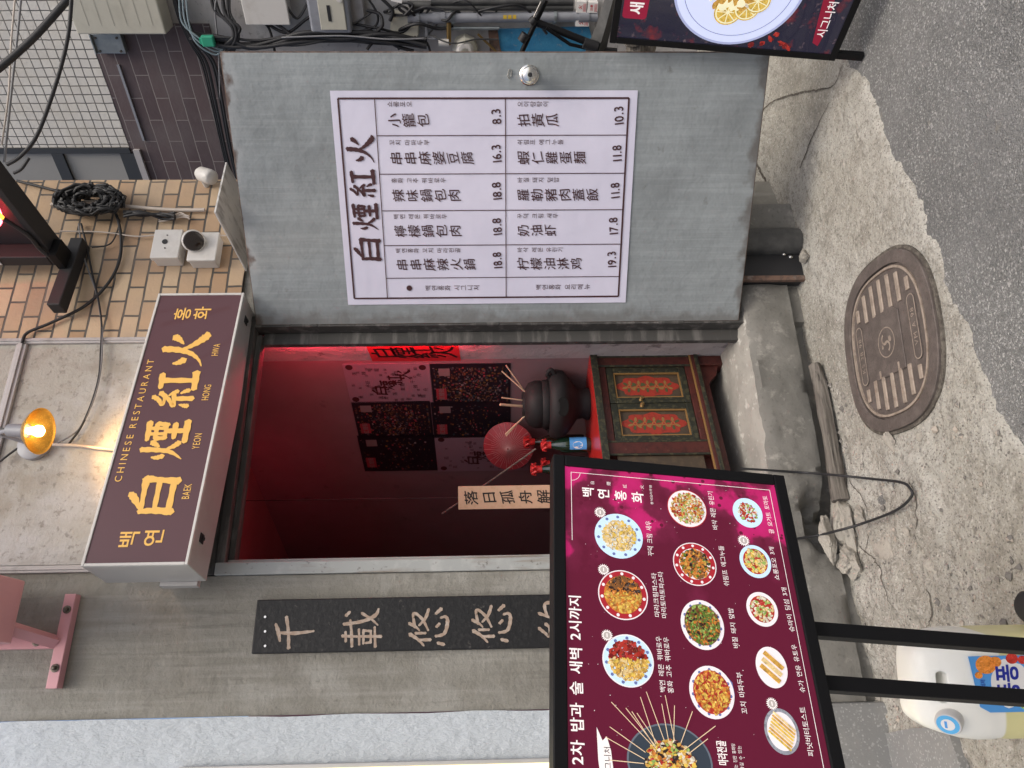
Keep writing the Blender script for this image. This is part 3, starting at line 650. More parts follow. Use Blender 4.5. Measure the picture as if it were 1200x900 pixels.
# ------------------------------------------------------------------ carved plank on the wall
zt = 2.04; x0, x1 = .152, .321
t = thing('carved_plank', 'long black wooden plank with carved tan calligraphy hung upright on the concrete wall', 'wooden sign', Matrix.Translation((x0, -.003, .62)) @ Matrix(((1, 0, 0, 0), (0, 0, -1, 0), (0, 1, 0, 0), (0, 0, 0, 1))))
m = MB(); m.box((0, 0, .002), (x1-x0, zt-.62, .034)); m.build('board', wood_b, t, bevel=.004)
WP = Plane((x0, -.037, .62), (1, 0, 0), UPZ)
CARV = {'千': [[(70,98,5),(52,90,8),(30,84,4)], [(14,62,7),(50,66,6),(86,74,7)], [(50,90,5),(48,50,7),(52,6,4)]],
 '載': [[(20,88,5),(44,90,6)], [(34,98,6),(32,60,5)], [(8,72,6),(40,75,6),(72,80,5)], [(12,54,5),(50,57,5)], [(14,44,5),(48,46,5)], [(16,40,4),(18,26,5)], [(46,44,5),(44,26,5)], [(16,26,5),(46,27,5)], [(6,14,6),(54,18,5)], [(32,56,5),(31,0,6)], [(62,96,7),(68,50,7),(82,18,8),(98,10,4)], [(88,52,6),(72,26,5),(58,10,3)], [(82,92,7),(92,82,6)]],
 '悠': [[(34,96,8),(22,76,6),(6,60,4)], [(20,74,5),(20,44,7)], [(36,82,6),(36,56,5)], [(60,98,7),(50,80,5),(42,72,3)], [(50,84,6),(84,88,6),(70,66,6),(42,50,4)], [(54,74,4),(72,58,7),(94,50,6)], [(12,26,6),(8,10,7)], [(28,32,5),(34,10,7),(60,2,8),(74,6,6),(72,20,5)], [(50,30,6),(58,22,6)], [(82,32,6),(94,18,8)]],
 '約': [[(32,97,7),(20,82,6),(12,72,5),(34,70,5)], [(42,80,7),(22,56,5),(10,48,5),(44,52,6)], [(26,46,7),(26,8,7)], [(10,34,4),(6,14,7)], [(42,36,4),(48,20,7)], [(68,96,7),(58,70,5),(50,60,3)], [(62,76,6),(92,78,7),(88,30,7),(76,6,6)], [(66,52,6),(74,40,7)]]}
BR.update(CARV)
m = MB()
for ch, p, s in (('千', (346, 741), .135), ('載', (424, 737), .128), ('悠', (502, 735), .128), ('悠', (576, 731), .128), ('約', (653, 727), .128)):
    a, b = WP.hit(*p); brush(m, ch, a, b, s*1.02, .0348, fat=.95)
m.build('lettering', carve, t)
for p in ((311, 723), (311, 740), (311, 757)):
    a, b = WP.hit(*p); MB().tube([(a, b, .033), (a, b, .038)], .004, 10).build('nail', steel, t)
# ------------------------------------------------------------------ stucco wall and lit panel at the far left
t = thing('stucco_wall', 'white textured stucco wall joining the left side of the concrete front', 'wall', loc=(XL, 0, 0))
m = MB(); n = 60; vs = []; fs = []
for i in range(n+1):
    z = -.1+4.5*i/n; vs += [(-.002+.006*noise.noise(V((0, z*5, 1))), -.014, z), (-2.2, -.014, z)]
for i in range(n): fs.append((2*i, 2*i+2, 2*i+3, 2*i+1))
m.add(vs, fs); m.box((-2.2, -.012, -.1), (-.008, .25, 4.4)); m.build('wall', stucco, t)
m = MB(); m.box((-2.2, -.05, -.05), (.0, -.015, .21)); m.build('plinth', patch_m, t, bevel=.012)
t = thing('lit_panel', 'pale yellow lit panel at the edge of the white stucco wall', 'light panel', loc=(-.17, -.015, .5))
m = MB(); m.box((-1.0, -.028, .06), (0, -.001, 1.72)); m.build('casing', alum, t, bevel=.002)
m = MB(); m.box((-.99, -.031, .07), (-.012, -.0285, 1.71)); m.build('panel', lityellow, t)

# ------------------------------------------------------------------ neighbouring building across the gap
NB = Plane((3.12, -.013, 0), (.413, -.911, 0), UPZ)
def NM(a, b, c=0): return Matrix.Translation(NB.pt(a, b, c)) @ NB.M.to_3x3().to_4x4()
# local axes of NW: x along the wall, y up the wall, z out of the wall
nb = thing('neighbour_building', 'building in the alley clad in dark purple brick and white tiles', 'building', Matrix.Translation(NB.o) @ Matrix(((NB.ax.x, -NB.n.x, 0, 0), (NB.ax.y, -NB.n.y, 0, 0), (0, 0, 1, 0), (0, 0, 0, 1))))
# nb local: x along, y into the wall, z up
zB, zG = 3.215, 2.62
MB().box((-2.6, .01, -.1), (2.2, .3, 5.6)).build('wall', grey_wall, nb)
MB().box((-.74, -.004, zB), (2.2, .009, 5.6)).build('tile_facing', white_tile, nb)
m = MB(); m.box((-2.6, -.002, zG), (-.11, .009, zB-.001)); m.box((-2.6, -.002, 2.0), (-.62, .009, zG-.001)); m.build('brick_facing', purple_brick, nb)
zr = NB.hit(72, 190)[1]
m = MB(); m.box((-2.0, .004, 3.0), (-.77, .012, 4.9)); wo = m.build('window_glass', winglass, nb)
m = MB()
for q in (((-.772, -.012, zB), (-.742, .02, 4.9)), ((-2.0, -.012, zB-.02), (-.773, .02, zB+.06)), ((-2.0, -.012, zr-.03), (-.773, .02, zr+.03)), ((-2.0, -.006, zr+.031), (-1.96, .02, 4.9))): m.box(*q)
m.build('window_frame', windark, nb)
m = MB(); m.box((-2.0, -.02, zB-.055), (-.75, -.003, zB-.021)); m.build('sill_strip', trim_m, nb)
m = MB(); m.box((-.70, -.012, zB-.10), (-.3, -.003, zB-.088)); m.build('cover_strip', greypipe, nb)
def nt_(name, label, cat, x, y, group=None, off=.0):
    a, b = NB.hit(x, y); return thing(name, label, cat, NM(a, b, off), group)
def nsz(x, y): return NB.hit(x, y)
# cream louvred cover high up
t = nt_('vent_cover', 'cream painted metal cover high on the white tiled wall', 'vent cover', 204, 31)
m = MB(); m.box((0, 0, 0), (.4, .42, .12)); m.build('cover', cream_pl, t, bevel=.006)
m = MB()
for k in range(6): m.box((.04, .05+.06*k, .1205), (.36, .054+.06*k, .1212))
m.build('louvre', cream_pl, t)
a0, b0 = nsz(151, 60); a1, b1 = nsz(108, 37)
t = nt_('junction_plate', 'grey galvanised steel plate screwed to the purple brick', 'metal plate', 151, 60)
m = MB(); m.box((0, 0, 0), (a1-a0, b1-b0, .035)); m.box((0, b1-b0-.008, .035), (a1-a0, b1-b0, .05)); m.build('plate', galv, t, bevel=.003)
for u in (.12, .8):
    for v in (.15, .85): MB().lathe([(.006, .035), (.006, .04)], 8, T=Matrix.Translation((u*(a1-a0), v*(b1-b0), 0))).build('screw', darkmetal, t)
# boxes on the grey part
a0, b0 = nsz(343, 19); a1, b1 = nsz(292, 0)
t = nt_('distribution_box', 'plain cream electric box left of the meter on the grey alley wall', 'electric box', 343, 19)
m = MB(); m.box((0, 0, 0), (.3, b1-b0, .09)); m.box((-.008, -.008, .091), (.308, b1-b0+.008, .11)); m.build('box', white_pl, t, bevel=.004)
a0, b0 = nsz(430, 33); a1, b1 = nsz(364, 0); hh = b1-b0
t = nt_('electric_meter', 'grey electricity meter in a clear case on the alley wall', 'meter', 430, 33)
m = MB(); m.box((0, 0, 0), (.3, hh, .05)); m.build('back_board', trim_m, t, bevel=.004)
m = MB(); m.box((.012, hh*.22, .051), (.29, hh-.004, .12)); m.build('case', greypipe, t, bevel=.012)
m = MB(); m.box((.03, hh*.30, .1205), (.27, hh*.78, .128)); m.build('face', cream_pl, t, bevel=.003)
m = MB(); m.box((.07, hh*.56, .1285), (.14, hh*.62, .1305)); m.build('display', blackm, t)
m = MB(); m.lathe([(.016, .1285), (.016, .136), (.01, .137)], 16, T=Matrix.Translation((.17, hh*.36, 0))); m.build('dial', white_pl, t)
a0, b0 = nsz(490, 42); a1, b1 = nsz(455, 24)
t = nt_('junction_box', 'small tilted cream junction box among the black cables', 'electric box', 490, 42)
t.matrix_world = t.matrix_world @ Matrix.Rotation(R(-9), 4, 'Z')
m = MB(); m.box((0, 0, 0), (.105, b1-b0-.01, .05)); m.box((-.003, -.003, .051), (.108, b1-b0-.007, .06)); m.build('box', cream_pl, t, bevel=.005)
for p in ((.012, .012), (.093, b1-b0-.024)): MB().lathe([(.006, .06), (.005, .063)], 8, T=Matrix.Translation((*p, 0))).build('screw', darkmetal, t)
# gas pipe with couplings, regulator, clamps
def np_(x, y, off=.04): return NB.at(x, y, off)
P0, P1 = np_(478, 21, .05), np_(700, 19, .05)
t = thing('gas_pipe', 'grey painted gas pipe with yellow markings running up the alley wall', 'pipe', loc=tuple(P0))
d = P1-P0; pr = .024
MB().tube([V((0, 0, 0)), d], pr, 18).build('pipe', greypipe, t, smooth=50)
for q, wd, rr in ((.03, .03, .03), (.13, .035, .029), (.165, .03, .028), (.36, .006, .0262), (.9, .05, .03)):
    MB().tube([d*q, d*q+d.normalized()*wd], rr, 18).build('coupling', greypipe, t, smooth=50)
for q in (.23, .05, .77):
    c = d*q; m = MB(); m.tube([c, c+d.normalized()*.012], pr+.006, 16); m.box((c.x-.01, c.y-.004, c.z-.006), (c.x+.05, c.y+.06, c.z+.006)); m.build('clamp', galv, t)
m = MB(); 
for q in (.52, .545, .57):
    c = d*q; T = Rt(c, -d)
    m.add([( (pr+.0008)*math.cos(a), (pr+.0008)*math.sin(a), z) for z in (0, .017) for a in [3.5+.09*i for i in range(9)]], [(i, i+1, i+10, i+9) for i in range(8)], 0, T)
m.build('marking', yellowb, t)
for k, (x0, x1, y0, y1, r, c) in enumerate(((505, 672, 2, 2, .016, darkpipe), (505, 672, 9, 9, .014, darkpipe), (540, 660, 6, 5.5, .006, greypipe))):
    p, q = np_(x0, y0, .05), np_(x1, y1, .05)
    o = MB().tube([p, q], r, 12).build('conduit', c, smooth=50); tag(o, ['dark conduit farthest from the door beside the gas pipe', 'dark conduit running right beside the gas pipe', 'thin grey conduit squeezed between two dark conduits'][k], 'pipe')
p = np_(526, 26, .06); q = np_(526, 52, .06)
t = thing('gas_regulator', 'white round gas meter with a brass feed pipe behind the door edge', 'gas meter', loc=tuple(np_(545, 58, .05)))
O = V(t.location); n_ = NB.n
m = MB(); m.lathe([(.0, -.05), (.062, -.05), (.066, -.02), (.06, .0), (.045, .012), (.04, .03), (.02, .036), (0, .036)], 8, T=Rt((0, 0, 0), n_)); m.build('body', cream_pl, t, smooth=30, bevel=.002)
m = MB(); m.lathe([(.045, .013), (.045, .02), (.034, .035), (.03, .036)], 24, T=Rt((0, 0, 0), n_)); m.build('dial', white_pl, t, smooth=40)
m = MB(); m.tube([p-O, q-O], .012, 10); m.build('feed_pipe', brass2, t, smooth=50)
m = MB(); m.tube([np_(514, 50, .07)-O, np_(526, 50, .07)-O], .018, 10); m.build('valve', white_pl, t, smooth=40)
m = MB(); m.tube([np_(500, 25, .06)-O, np_(500, 45, .06)-O, np_(512, 45, .06)-O], .009, 8); m.build('elbow_pipe', greypipe, t, smooth=50)
# blue tarpaulin panel
m = MB(); q = [NB.hit(*p) for p in [(583, 33), (690, 30), (700, 72), (592, 72), (586, 55)]]; m.prism(q[::-1], .008, .02, T=NB.M)
o = m.build('blue_panel', bluet); tag(o, 'worn blue panel fixed low on the alley wall behind the folding stand', 'panel')
m = MB(); q = [NB.hit(*p) for p in [(572, 33), (583, 33), (586, 55), (595, 72), (575, 72)]]; m.prism(q[::-1], .006, .026, T=NB.M); tag(m.build('rusty_strip', rust_m), 'rusty metal strip along the top of the blue panel', 'strip')
# folding black stand
t = thing('folding_stand', 'folded black metal stand leaning by the blue panel', 'stand', loc=tuple(np_(700, 60, .25)))
O = V(t.location)
def sb(name, pts, r, mt=blackp): MB().tube([np_(x, y, o)-O for x, y, o in pts], r, 10).build(name, mt, t, smooth=50)
sb('pole', [(640, 0, .2), (611, 62, .2)], .012); sb('pole', [(634, 2, .215), (622, 28, .215)], .004, steel)
sb('arm', [(625, 25, .2), (660, 38, .22), (700, 54, .25)], .017); sb('arm', [(640, 33, .24), (668, 52, .24), (690, 57, .24)], .008)
sb('joint', [(611, 48, .21), (616, 40, .21)], .022, blackm); sb('joint', [(622, 27, .21), (627, 22, .21)], .02, blackm); sb('joint', [(684, 50, .25), (700, 55, .25)], .024, blackm)
# dark post, stickers, timber
t = thing('dark_post', 'dark grey tapered post leaning beside the menu light board', 'post', loc=tuple(np_(705, 62, .2))); O = V(t.location)
m = MB(); m.tube([np_(697, 64, .2)-O, np_(708, 30, .22)-O, np_(722, -20, .22)-O], [.05, .036, .028], 4); m.build('shaft', darkpipe, t)
m = MB(); m.tube([np_(693, 62, .2)-O, np_(722, 64, .2)-O], .03, 8); m.build('foot', blackm, t)
for k, (x0, y0, x1, y1, tx) in enumerate(((676, 2, 687, 15, '火'), (689, 3, 700, 15, '注意'), (675, 20, 690, 31, '火'))):
    a0, b0 = NB.hit(x1, y1, .07); a1, b1 = NB.hit(x0, y0, .07)
    t = thing('warning_sticker', ['upper white warning sticker with a red mark on the alley wall', 'white warning sticker with red rows right above the post', 'white warning sticker below the pair, with one red mark'][k], 'sticker', NM(a0, b0, .07))
    m = MB(); m.box((0, 0, -.068), (a1-a0, b1-b0, 0)); m.build('sticker', labelwhite, t)
    m = MB(); write(m, tx, (a1-a0)*.5, (b1-b0)*.62, (b1-b0)*.42/(len(tx)**.5), .001, bold=.03)
    for j in range(3): m.rect((a1-a0)*.1, (b1-b0)*(.08+.1*j), (a1-a0)*.85, (b1-b0)*(.12+.1*j), .001)
    m.build('lettering', redprint, t)
for k, (x, y, r) in enumerate(((738, 44, .045), (760, 52, .06), (748, 58, .07))):
    c = np_(x, y, .25); T = Matrix.Translation(c) @ Matrix.Rotation(.5+k, 4, 'Z') @ Matrix.Rotation(.4*k, 4, 'X')
    o = MB().box((-r*1.4, -r*.6, -r*.6), (r*1.4, r*.6, r*.6)).build('timber_offcut', oldwood, mat=T, bevel=.004)
    tag(o, ['pale sawn end of a timber offcut behind the door edge', 'dark timber offcut lying beneath the menu light board', 'dark timber offcut closest to the door edge'][k], 'timber')
# cables on the alley wall
def cable(pts, r, mt, label, group=None, n=8, name='cable'):
    o = MB().tube(spline(pts, n), r, 7).build(name, mt, smooth=60); return tag(o, label, 'cable', group)
GRP = 'black cables bundled on the alley wall'; LB = 'thin black cable in the tangled bundle on the alley wall'
for k in range(9):
    pts = []
    for x in (222, 262, 300, 350, 400, 450, 500):
        y = {222: 40, 262: 50, 300: 50, 350: 46, 400: 43, 450: 46, 500: 50}[x]+rnd(-7, 7); pts.append(np_(x, y, .06+rnd(0, .05)))
    cable(pts, rnd(.006, .011), cablem, LB, GRP)
for k in range(8):
    s = rnd(-6, 6); pts = [np_(205+s*.6, -6, .05), np_(215+s, 22, .07), np_(228+s, 50, .08), np_(245+s*1.5, 75, .07), np_(255+s*1.3, 120, .06), np_(266+s, 175, .05), np_(276+s, 215, .05)]
    cable(pts, rnd(.004, .008), cablem, LB, GRP)
for k in range(5):
    s = rnd(-14, 14); pts = [np_(258+s, -6, .06), np_(262+s*.7, 15, .08), np_(272+rnd(-9, 9), 32, .1), np_(275+s*.4, 47, .1), np_(262+s, 62, .08)]
    cable(pts, rnd(.005, .013), cablem, LB, GRP)
for k, pts in enumerate((((430, -4), (442, 16), (440, 30), (420, 37), (380, 40)), ((445, -4), (460, 12), (457, 24)), ((430, 12), (445, 17), (448, 30), (440, 38)), ((456, 14), (470, 4), (484, 6), (474, 18)), ((478, 2), (485, 12), (500, 8), (520, 12)), ((455, 46), (465, 54), (485, 60)), ((430, 58), (440, 48), (460, 46), (468, 58)), ((490, 45), (500, 50), (504, 60)), ((368, -4), (378, 12), (384, 20)), ((296, 20), (318, 24), (345, 44)), ((300, 20), (315, 33), (322, 60)), ((384, 30), (400, 42), (410, 44)), ((470, -4), (468, 10), (480, 18)))):
    cable([np_(x, y, .07+rnd(0, .03)) for x, y in pts], rnd(.005, .009), cablem, LB, GRP)
for k in range(12):
    x0 = rnd(285, 560); L_ = rnd(25, 90); y0 = rnd(4, 40)
    cable([np_(x0, y0, .05), np_(x0+L_*.35, y0+rnd(-12, 16), .07+rnd(0, .03)), np_(x0+L_*.7, y0+rnd(-14, 18), .06), np_(x0+L_, y0+rnd(-22, 26), .05)], rnd(.0035, .008), random.choice((cablem, cablem, darkpipe)), LB, GRP)
for k, (x0, y0, x1, y1, r, mt, lb) in enumerate(((505, 33, 585, 33, .009, galv, 'thin steel pipe nearest the door edge under the grey gas pipe'), (480, 6, 505, 6, .02, darkpipe, 'short thick dark pipe end above the gas pipe'), (560, 40, 583, 62, .006, brass2, 'thin brass tube slanting beside the white gas meter'))):
    tag(MB().tube([np_(x0, y0, .05), np_(x1, y1, .05)], r, 12).build('conduit', mt, smooth=50), lb, 'pipe')
for k, s in enumerate((0, 4, -4)):
    cable([np_(214+s, -5, .09), np_(217+s, 25, .1), np_(230, 46+s, .11), np_(252, 60+s, .1), np_(262, 57, .09)], .0045, bluec, 'pale blue cable looping past the green connector', 'pale blue cables on the alley wall')
cable([np_(330, 44, .12), np_(400, 42, .12), np_(455, 46, .12), np_(500, 45, .1)], .004, greyc, 'pale grey cable running over the black bundle to the junction box')
cable([np_(258, 120, .06), np_(256, 60, .08), np_(252, 10, .08), np_(256, -5, .06)], .004, greyc, 'thin grey cable hanging straight past the green connector')
a, b = NB.hit(254, 53, .1); t = thing('green_connector', 'small green plastic cable connector among the wires', 'connector', NM(a, b, .1))
MB().box((0, 0, 0), (.05, .06, .03)).build('body', greenpl, t, bevel=.006); MB().box((.012, .06, .006), (.038, .07, .024)).build('clip', greenpl, t)
o = MB().prism([(p[0], p[1]) for p in (NB.hit(471, 4, .12), NB.hit(471, 0, .12), NB.hit(459, -3, .12), NB.hit(458, 1, .12))][::-1], .118, .121, T=NB.M).build('cable_tag', labelwhite); tag(o, 'white paper tag tied to the black cables', 'tag')

# ------------------------------------------------------------------ things on the front: cameras, boxes, sheet, coil
def wl(x, y, off=0): return onY(x, y, -off)
def wbox(name, label, x0, y0, x1, y1, dep, base, mt):
    p = wl(x1, y0, base); q = wl(x0, y1, base)
    return p, q
p = wl(219, 312, .014); q = wl(184, 285, .014)
t = thing('camera_box', 'empty white square junction box on the cream brick, left of the dome camera', 'junction box', loc=(p.x, -.014, p.z))
m = MB(); m.box((.0, -.045, .012), (.125, -.001, .115)); m.box((-.004, -.07, .008), (.129, -.046, .119)); m.build('box', white_pl, t, bevel=.004)
m = MB(); m.lathe([(.011, 0), (.011, .002)], 14, T=Rt((.07, -.0705, .07), (0, -1, 0))); 
for a in (.04, .1): m.lathe([(.003, 0), (.003, .002)], 8, T=Rt((a, -.0705, .065), (0, -1, 0)))
m.build('cable_hole', blackm, t)
p = wl(258, 312, .014)
t = thing('dome_camera', 'white security camera with a black glass eye on its own box', 'camera', loc=(p.x-.01, -.014, p.z))
m = MB(); m.box((0, -.05, 0), (.125, -.001, .105)); m.box((-.004, -.066, -.004), (.129, -.051, .109)); m.build('box', white_pl, t, bevel=.004)
m = MB(); ax = V((-.55, -.72, -.42)); c = V((.075, -.085, .085)); m.lathe([(0, -.034), (.028, -.03), (.042, -.012), (.044, .01), (.040, .022), (.036, .024)], 24, T=Rt(c, ax)); m.build('shell', white_pl, t, smooth=50)
m = MB(); m.lathe([(.039, .0226), (.036, .028), (.02, .031), (0, .031)], 24, T=Rt(c, ax)); m.build('lens', glass_b, t, smooth=50)
p = wl(238, 240, .06)
t = thing('bullet_camera', 'small round white camera at the corner of the brick front', 'camera', loc=(XR-.02, -.06, p.z))
m = MB(); m.lathe([(0, -.05), (.022, -.046), (.03, -.03), (.032, .02), (.03, .04), (.024, .046), (0, .048)], 20, T=Rt((0, -.02, 0), (-.5, -.3, -.75))); m.build('shell', white_pl, t, smooth=50)
m = MB(); m.tube([(.0, .045, .02), (0, 0, .02), (0, -.02, .01)], .012, 10); m.build('mount', white_pl, t)
# clear sheet canopy
q = [onY(291, 321, 0)]
h = q[0].z
A = V((1.60, -.02, h)); Bp = V((1.617, -.386, h+.0)); D = V((1.86, -.36, h)); Cc = V((1.87, -.02, h))
m = MB(); m.prism([(A.x, A.y), (Bp.x, Bp.y), (D.x, D.y), (Cc.x, Cc.y)], h, h+.006); o = m.build('canopy_sheet', dirtyglass); tag(o, 'grimy clear plastic canopy sheet jutting out above the open door', 'canopy')
# coil of cable
c = wl(108, 238, .05); t = thing('cable_coil', 'coil of black cable hung at the brick corner below the window', 'cable coil', loc=tuple(c))
for k in range(17):
    a = rnd(.05, .145); pts = [(a*math.cos(2*math.pi*i/28)*1.0*.5+rnd(-.008, .008), rnd(-.02, .02)-.02, a*math.sin(2*math.pi*i/28)*1.05+rnd(-.006, .006)) for i in range(29)]
    MB().tube(pts, .0065, 6).build('loop', cablem, t, smooth=60)
for k in range(6):
    pts = [wl(x, y+rnd(-4, 4), .03+rnd(0, .04)) for x, y in ((145, 250), (165, 251), (190, 253), (205, 253))]; cable(pts, .006, cablem, 'short black cable running from the coil along the top brick', 'cables from the coil')
for k in range(4):
    pts = [wl(x, y+rnd(-3, 3), .03) for x, y in ((186, 258), (200, 255), (212, 252), (222, 254))]; cable(pts, .003, creamc, 'bare pale wire end twisted near the round camera', 'bare wires')
for k, (pts, r, mt, lb) in enumerate((
  ([(20, 212), (60, 222), (105, 234), (130, 243), (140, 265), (141, 300), (128, 330), (100, 358), (60, 378), (32, 390), (26, 402)], .006, cablem, 'long thick black cable curving down over the cream brick to the trim'),
  ([(60, 240), (110, 237), (150, 242), (200, 246), (240, 246)], .008, creamc, 'thick cream cable running to the round camera'),
  ([(70, 271), (120, 272), (160, 277), (190, 275), (235, 276), (280, 276)], .003, creamc, 'thin cream wire stretched across the brick above the white boxes'),
  ([(95, 262), (102, 290), (108, 320), (115, 350), (119, 380), (118, 410), (116, 440), (108, 470), (95, 500), (80, 521)], .004, cablem, 'dark wire falling over the rough panel to the lamp'),
  ([(92, 262), (98, 300), (112, 340), (117, 365), (120, 395), (117, 440), (106, 478), (90, 505), (64, 521)], .003, greyc, 'thin grey wire hanging beside the dark wire to the lamp'),
  ([(62, 521), (90, 522), (115, 525), (135, 527)], .006, creamc, 'white cable from the lamp to the end of the sign'),
  ([(108, 290), (130, 285), (140, 262), (138, 255)], .003, cablem, 'short black wire knotted over the brick'),
  ([(0, 541), (14, 530), (30, 520), (40, 517)], .004, cablem, 'dark wire entering the round lamp base from the left'),
  ([(0, 510), (10, 512), (30, 514)], .007, greyc, 'grey flex beside the lamp socket'),
  ([(0, 503), (14, 504), (18, 504)], .007, darkpipe, 'dark flex into the top of the lamp socket'),
)):
    cable([wl(x, y, .03) for x, y in pts], r, mt, lb)
# overhead wires
for k, (pts, r, mt, lb) in enumerate((
  ([(84, -6, 2.4), (45, 38, 2.4), (20, 62, 2.4), (-6, 84, 2.4)], .012, cablem, 'thick black overhead power cable crossing the white tiles'),
  ([(81, -6, 2.45), (45, 34, 2.45), (16, 64, 2.45), (-6, 84, 2.45)], .006, greyc, 'grey cable strapped along the thick overhead power cable'),
  ([(84, -6, 2.3), (80, 40, 2.3), (68, 90, 2.3), (45, 155, 2.3), (25, 182, 2.3), (8, 193, 2.3)], .006, cablem, 'slack black wire drooping from the power cable to the black sign'),
  ([(18, -6, 2.5), (13, 50, 2.5), (10, 110, 2.5), (2, 170, 2.5)], .003, creamc, 'thin cream wire hanging in front of the white tiles'),
  ([(25, -6, 2.5), (20, 45, 2.5), (13, 110, 2.5), (5, 190, 2.5)], .004, greyc, 'thin grey wire hanging next to the cream wire'),
  ([(34, 185, 2.3), (25, 198, 2.3), (16, 203, 2.3)], .005, cablem, 'short black lead plugged into the black sign'),
)):
    cable([atD(*p) for p in pts], r, mt, lb)
# wall lamp with its gold reflector
L0 = wl(44, 524, .0); t = thing('wall_lamp', 'lit bulb in a shiny gold cone reflector on the rough panel above the sign', 'lamp', loc=(L0.x, -.012, L0.z))
m = MB(); m.lathe([(.0, 0), (.055, 0), (.055, .018), (.045, .024), (0, .024)], 24, T=Rt((0, -.001, -.0), (0, -1, 0))); m.build('base', greypipe, t, smooth=40)
hc = wl(40, 505, .17)-V(t.location); ax = V((-.06, -.06, -.99)).normalized()
m = MB(); m.tube(spline([(0, -.02, .0), (.02, -.08, .08), tuple(hc-ax*.085)], 6), .007, 8); m.build('arm', greypipe, t)
m = MB(); m.lathe([(.0, -.09), (.022, -.09), (.024, -.03), (.0, -.028)], 20, T=Rt(hc, ax)); m.build('socket', greypipe, t, smooth=40)
m = MB(); m.lathe([(.026, -.027), (.05, -.012), (.074, .012), (.08, .022), (.078, .022), (.071, .012), (.047, -.009), (.024, -.022)], 32, T=Rt(hc, ax), cap=False); m.build('reflector', brassy, t, smooth=60)
m = MB(); m.lathe([(0, -.022), (.012, -.02), (.014, .0), (.02, .012), (.019, .024), (.01, .032), (0, .034)], 20, T=Rt(hc, ax)); m.build('bulb', bulbm, t, smooth=60)
ld = bpy.data.lights.new('lamp_light', 'SPOT'); ld.energy = 7; ld.color = (1, .6, .28); ld.shadow_soft_size = .02; ld.spot_size = R(125); ld.spot_blend = .6
lo = bpy.data.objects.new('lamp_light', ld); C.objects.link(lo); lo.parent = t; lo.matrix_local = Rt(hc+ax*.045, V((.1, -.1, 1)))
# pink bracket and hanging sign
b0, b1 = wl(82, 697, .0), wl(62, 806, .0)
sy0, sy1, sz1 = -.62, -.13, .74
sx1 = onY(38, 683, sy1).x-.206; sx0 = onY(25, 755, sy1).x-.206; sz0 = onY(31, 720, sy1).z-2.655
t = thing('pink_sign', 'pink projecting sign box on a pink steel bracket bolted to the concrete', 'sign', loc=(.206, -.002, 2.655))
MB().box((-.145, -.036, -.018), (.145, -.001, .018)).build('crossbar', pink, t, bevel=.002)
MB().box((-.025, -.036, .0185), (.015, -.001, .62)).build('upright_bar', pink, t, bevel=.002)
m = MB(); m.tube([(-.005, -.03, .02), (.03, -.16, sz0+.03)], .022, 4); m.build('arm', pink, t)
for x, z in ((-.085, 0), (.095, 0), (-.005, .075)):
    m = MB(); m.lathe([(0, 0), (.013, 0), (.013, .003), (.009, .004)], 14, T=Rt((x, -.0365, z), (0, -1, 0))); m.lathe([(.0075, .004), (.0075, .014), (.004, .016), (0, .016)], 6, T=Rt((x, -.0365, z), (0, -1, 0))); m.build('bolt', [darkmetal], t)
def rr(x0, y0, x1, y1, r, n=7):
    o = []
    for cx, cy, a0 in ((x1-r, y0+r, -90), (x1-r, y1-r, 0), (x0+r, y1-r, 90), (x0+r, y0+r, 180)):
        for i in range(n+1): a = R(a0+90*i/n); o.append((cx+r*math.cos(a), cy+r*math.sin(a)))
    return o
TX = Matrix(((0, 0, 1, 0), (1, 0, 0, 0), (0, 1, 0, 0), (0, 0, 0, 1)))      # prism (y, z) extruded along x
m = MB(); m.prism(rr(sy0, sz0, sy1, sz1, .06), sx0, sx1, T=TX); m.build('casing', pink, t, bevel=.004)
m = MB(); m.prism(rr(sy0+.03, sz0+.03, sy1-.03, sz1-.03, .05), sx0-.006, sx0-.0005, T=TX); m.build('lit_face', litwhite, t)
# black box sign with red neon inside, seen from below
e0 = onY(80, 295, -.06); e1 = onZ(2, 192, e0.z); ed = (e1-e0); ed.z = 0; ed.normalize(); ex = V((-ed.y, ed.x, 0))
ND = Matrix(((ex.x, -ed.x, 0, 0), (ex.y, -ed.y, 0, 0), (0, 0, 1, 0), (0, 0, 0, 1)))
t = thing('neon_box_sign', 'black box sign with red neon inside hung high on the cream brick', 'sign', Matrix.Translation((e0.x-ex.x*.08, -.02, e0.z-.03)) @ ND)
m = MB(); bx0, bx1, by0, by1, bz0, bz1 = -.005, .08, -.95, -.06, .03, .8
for q in (((bx0, by0, bz0), (bx1, by1, bz0+.03)), ((bx0, by0, bz1-.03), (bx1, by1, bz1)), ((bx0, by0, bz0+.031), (bx1, by0+.05, bz1-.031)), ((bx0, by1-.05, bz0+.031), (bx1, by1, bz1-.031)), ((bx1-.02, by0+.051, bz0+.031), (bx1, by1-.051, bz1-.031))): m.box(*q)
m.build('box', blackm, t, bevel=.004)
m = MB(); m.box((-.2, -.07, -.022), (.13, -.012, .028)); m.build('wall_bar', blackm, t, bevel=.004); m = MB(); m.box((-.03, -.15, -.0), (.05, -.071, .029)); m.build('bracket', blackp, t)
m = MB(); m.box((bx0-.004, by1-.045, .25), (bx0-.001, by1-.01, .42)); m.build('label', labelwhite, t)
MB().tube(spline([(.03, -.6, .10), (.03, -.45, .18), (.035, -.34, .13), (.03, -.24, .2), (.03, -.3, .4)], 8), .006, 8).build('neon_tube', redem3, t)
MB().tube([(-.0, -.40, .115), (-.01, -.33, .1)], .007, 8).build('lit_end', orangeem, t)
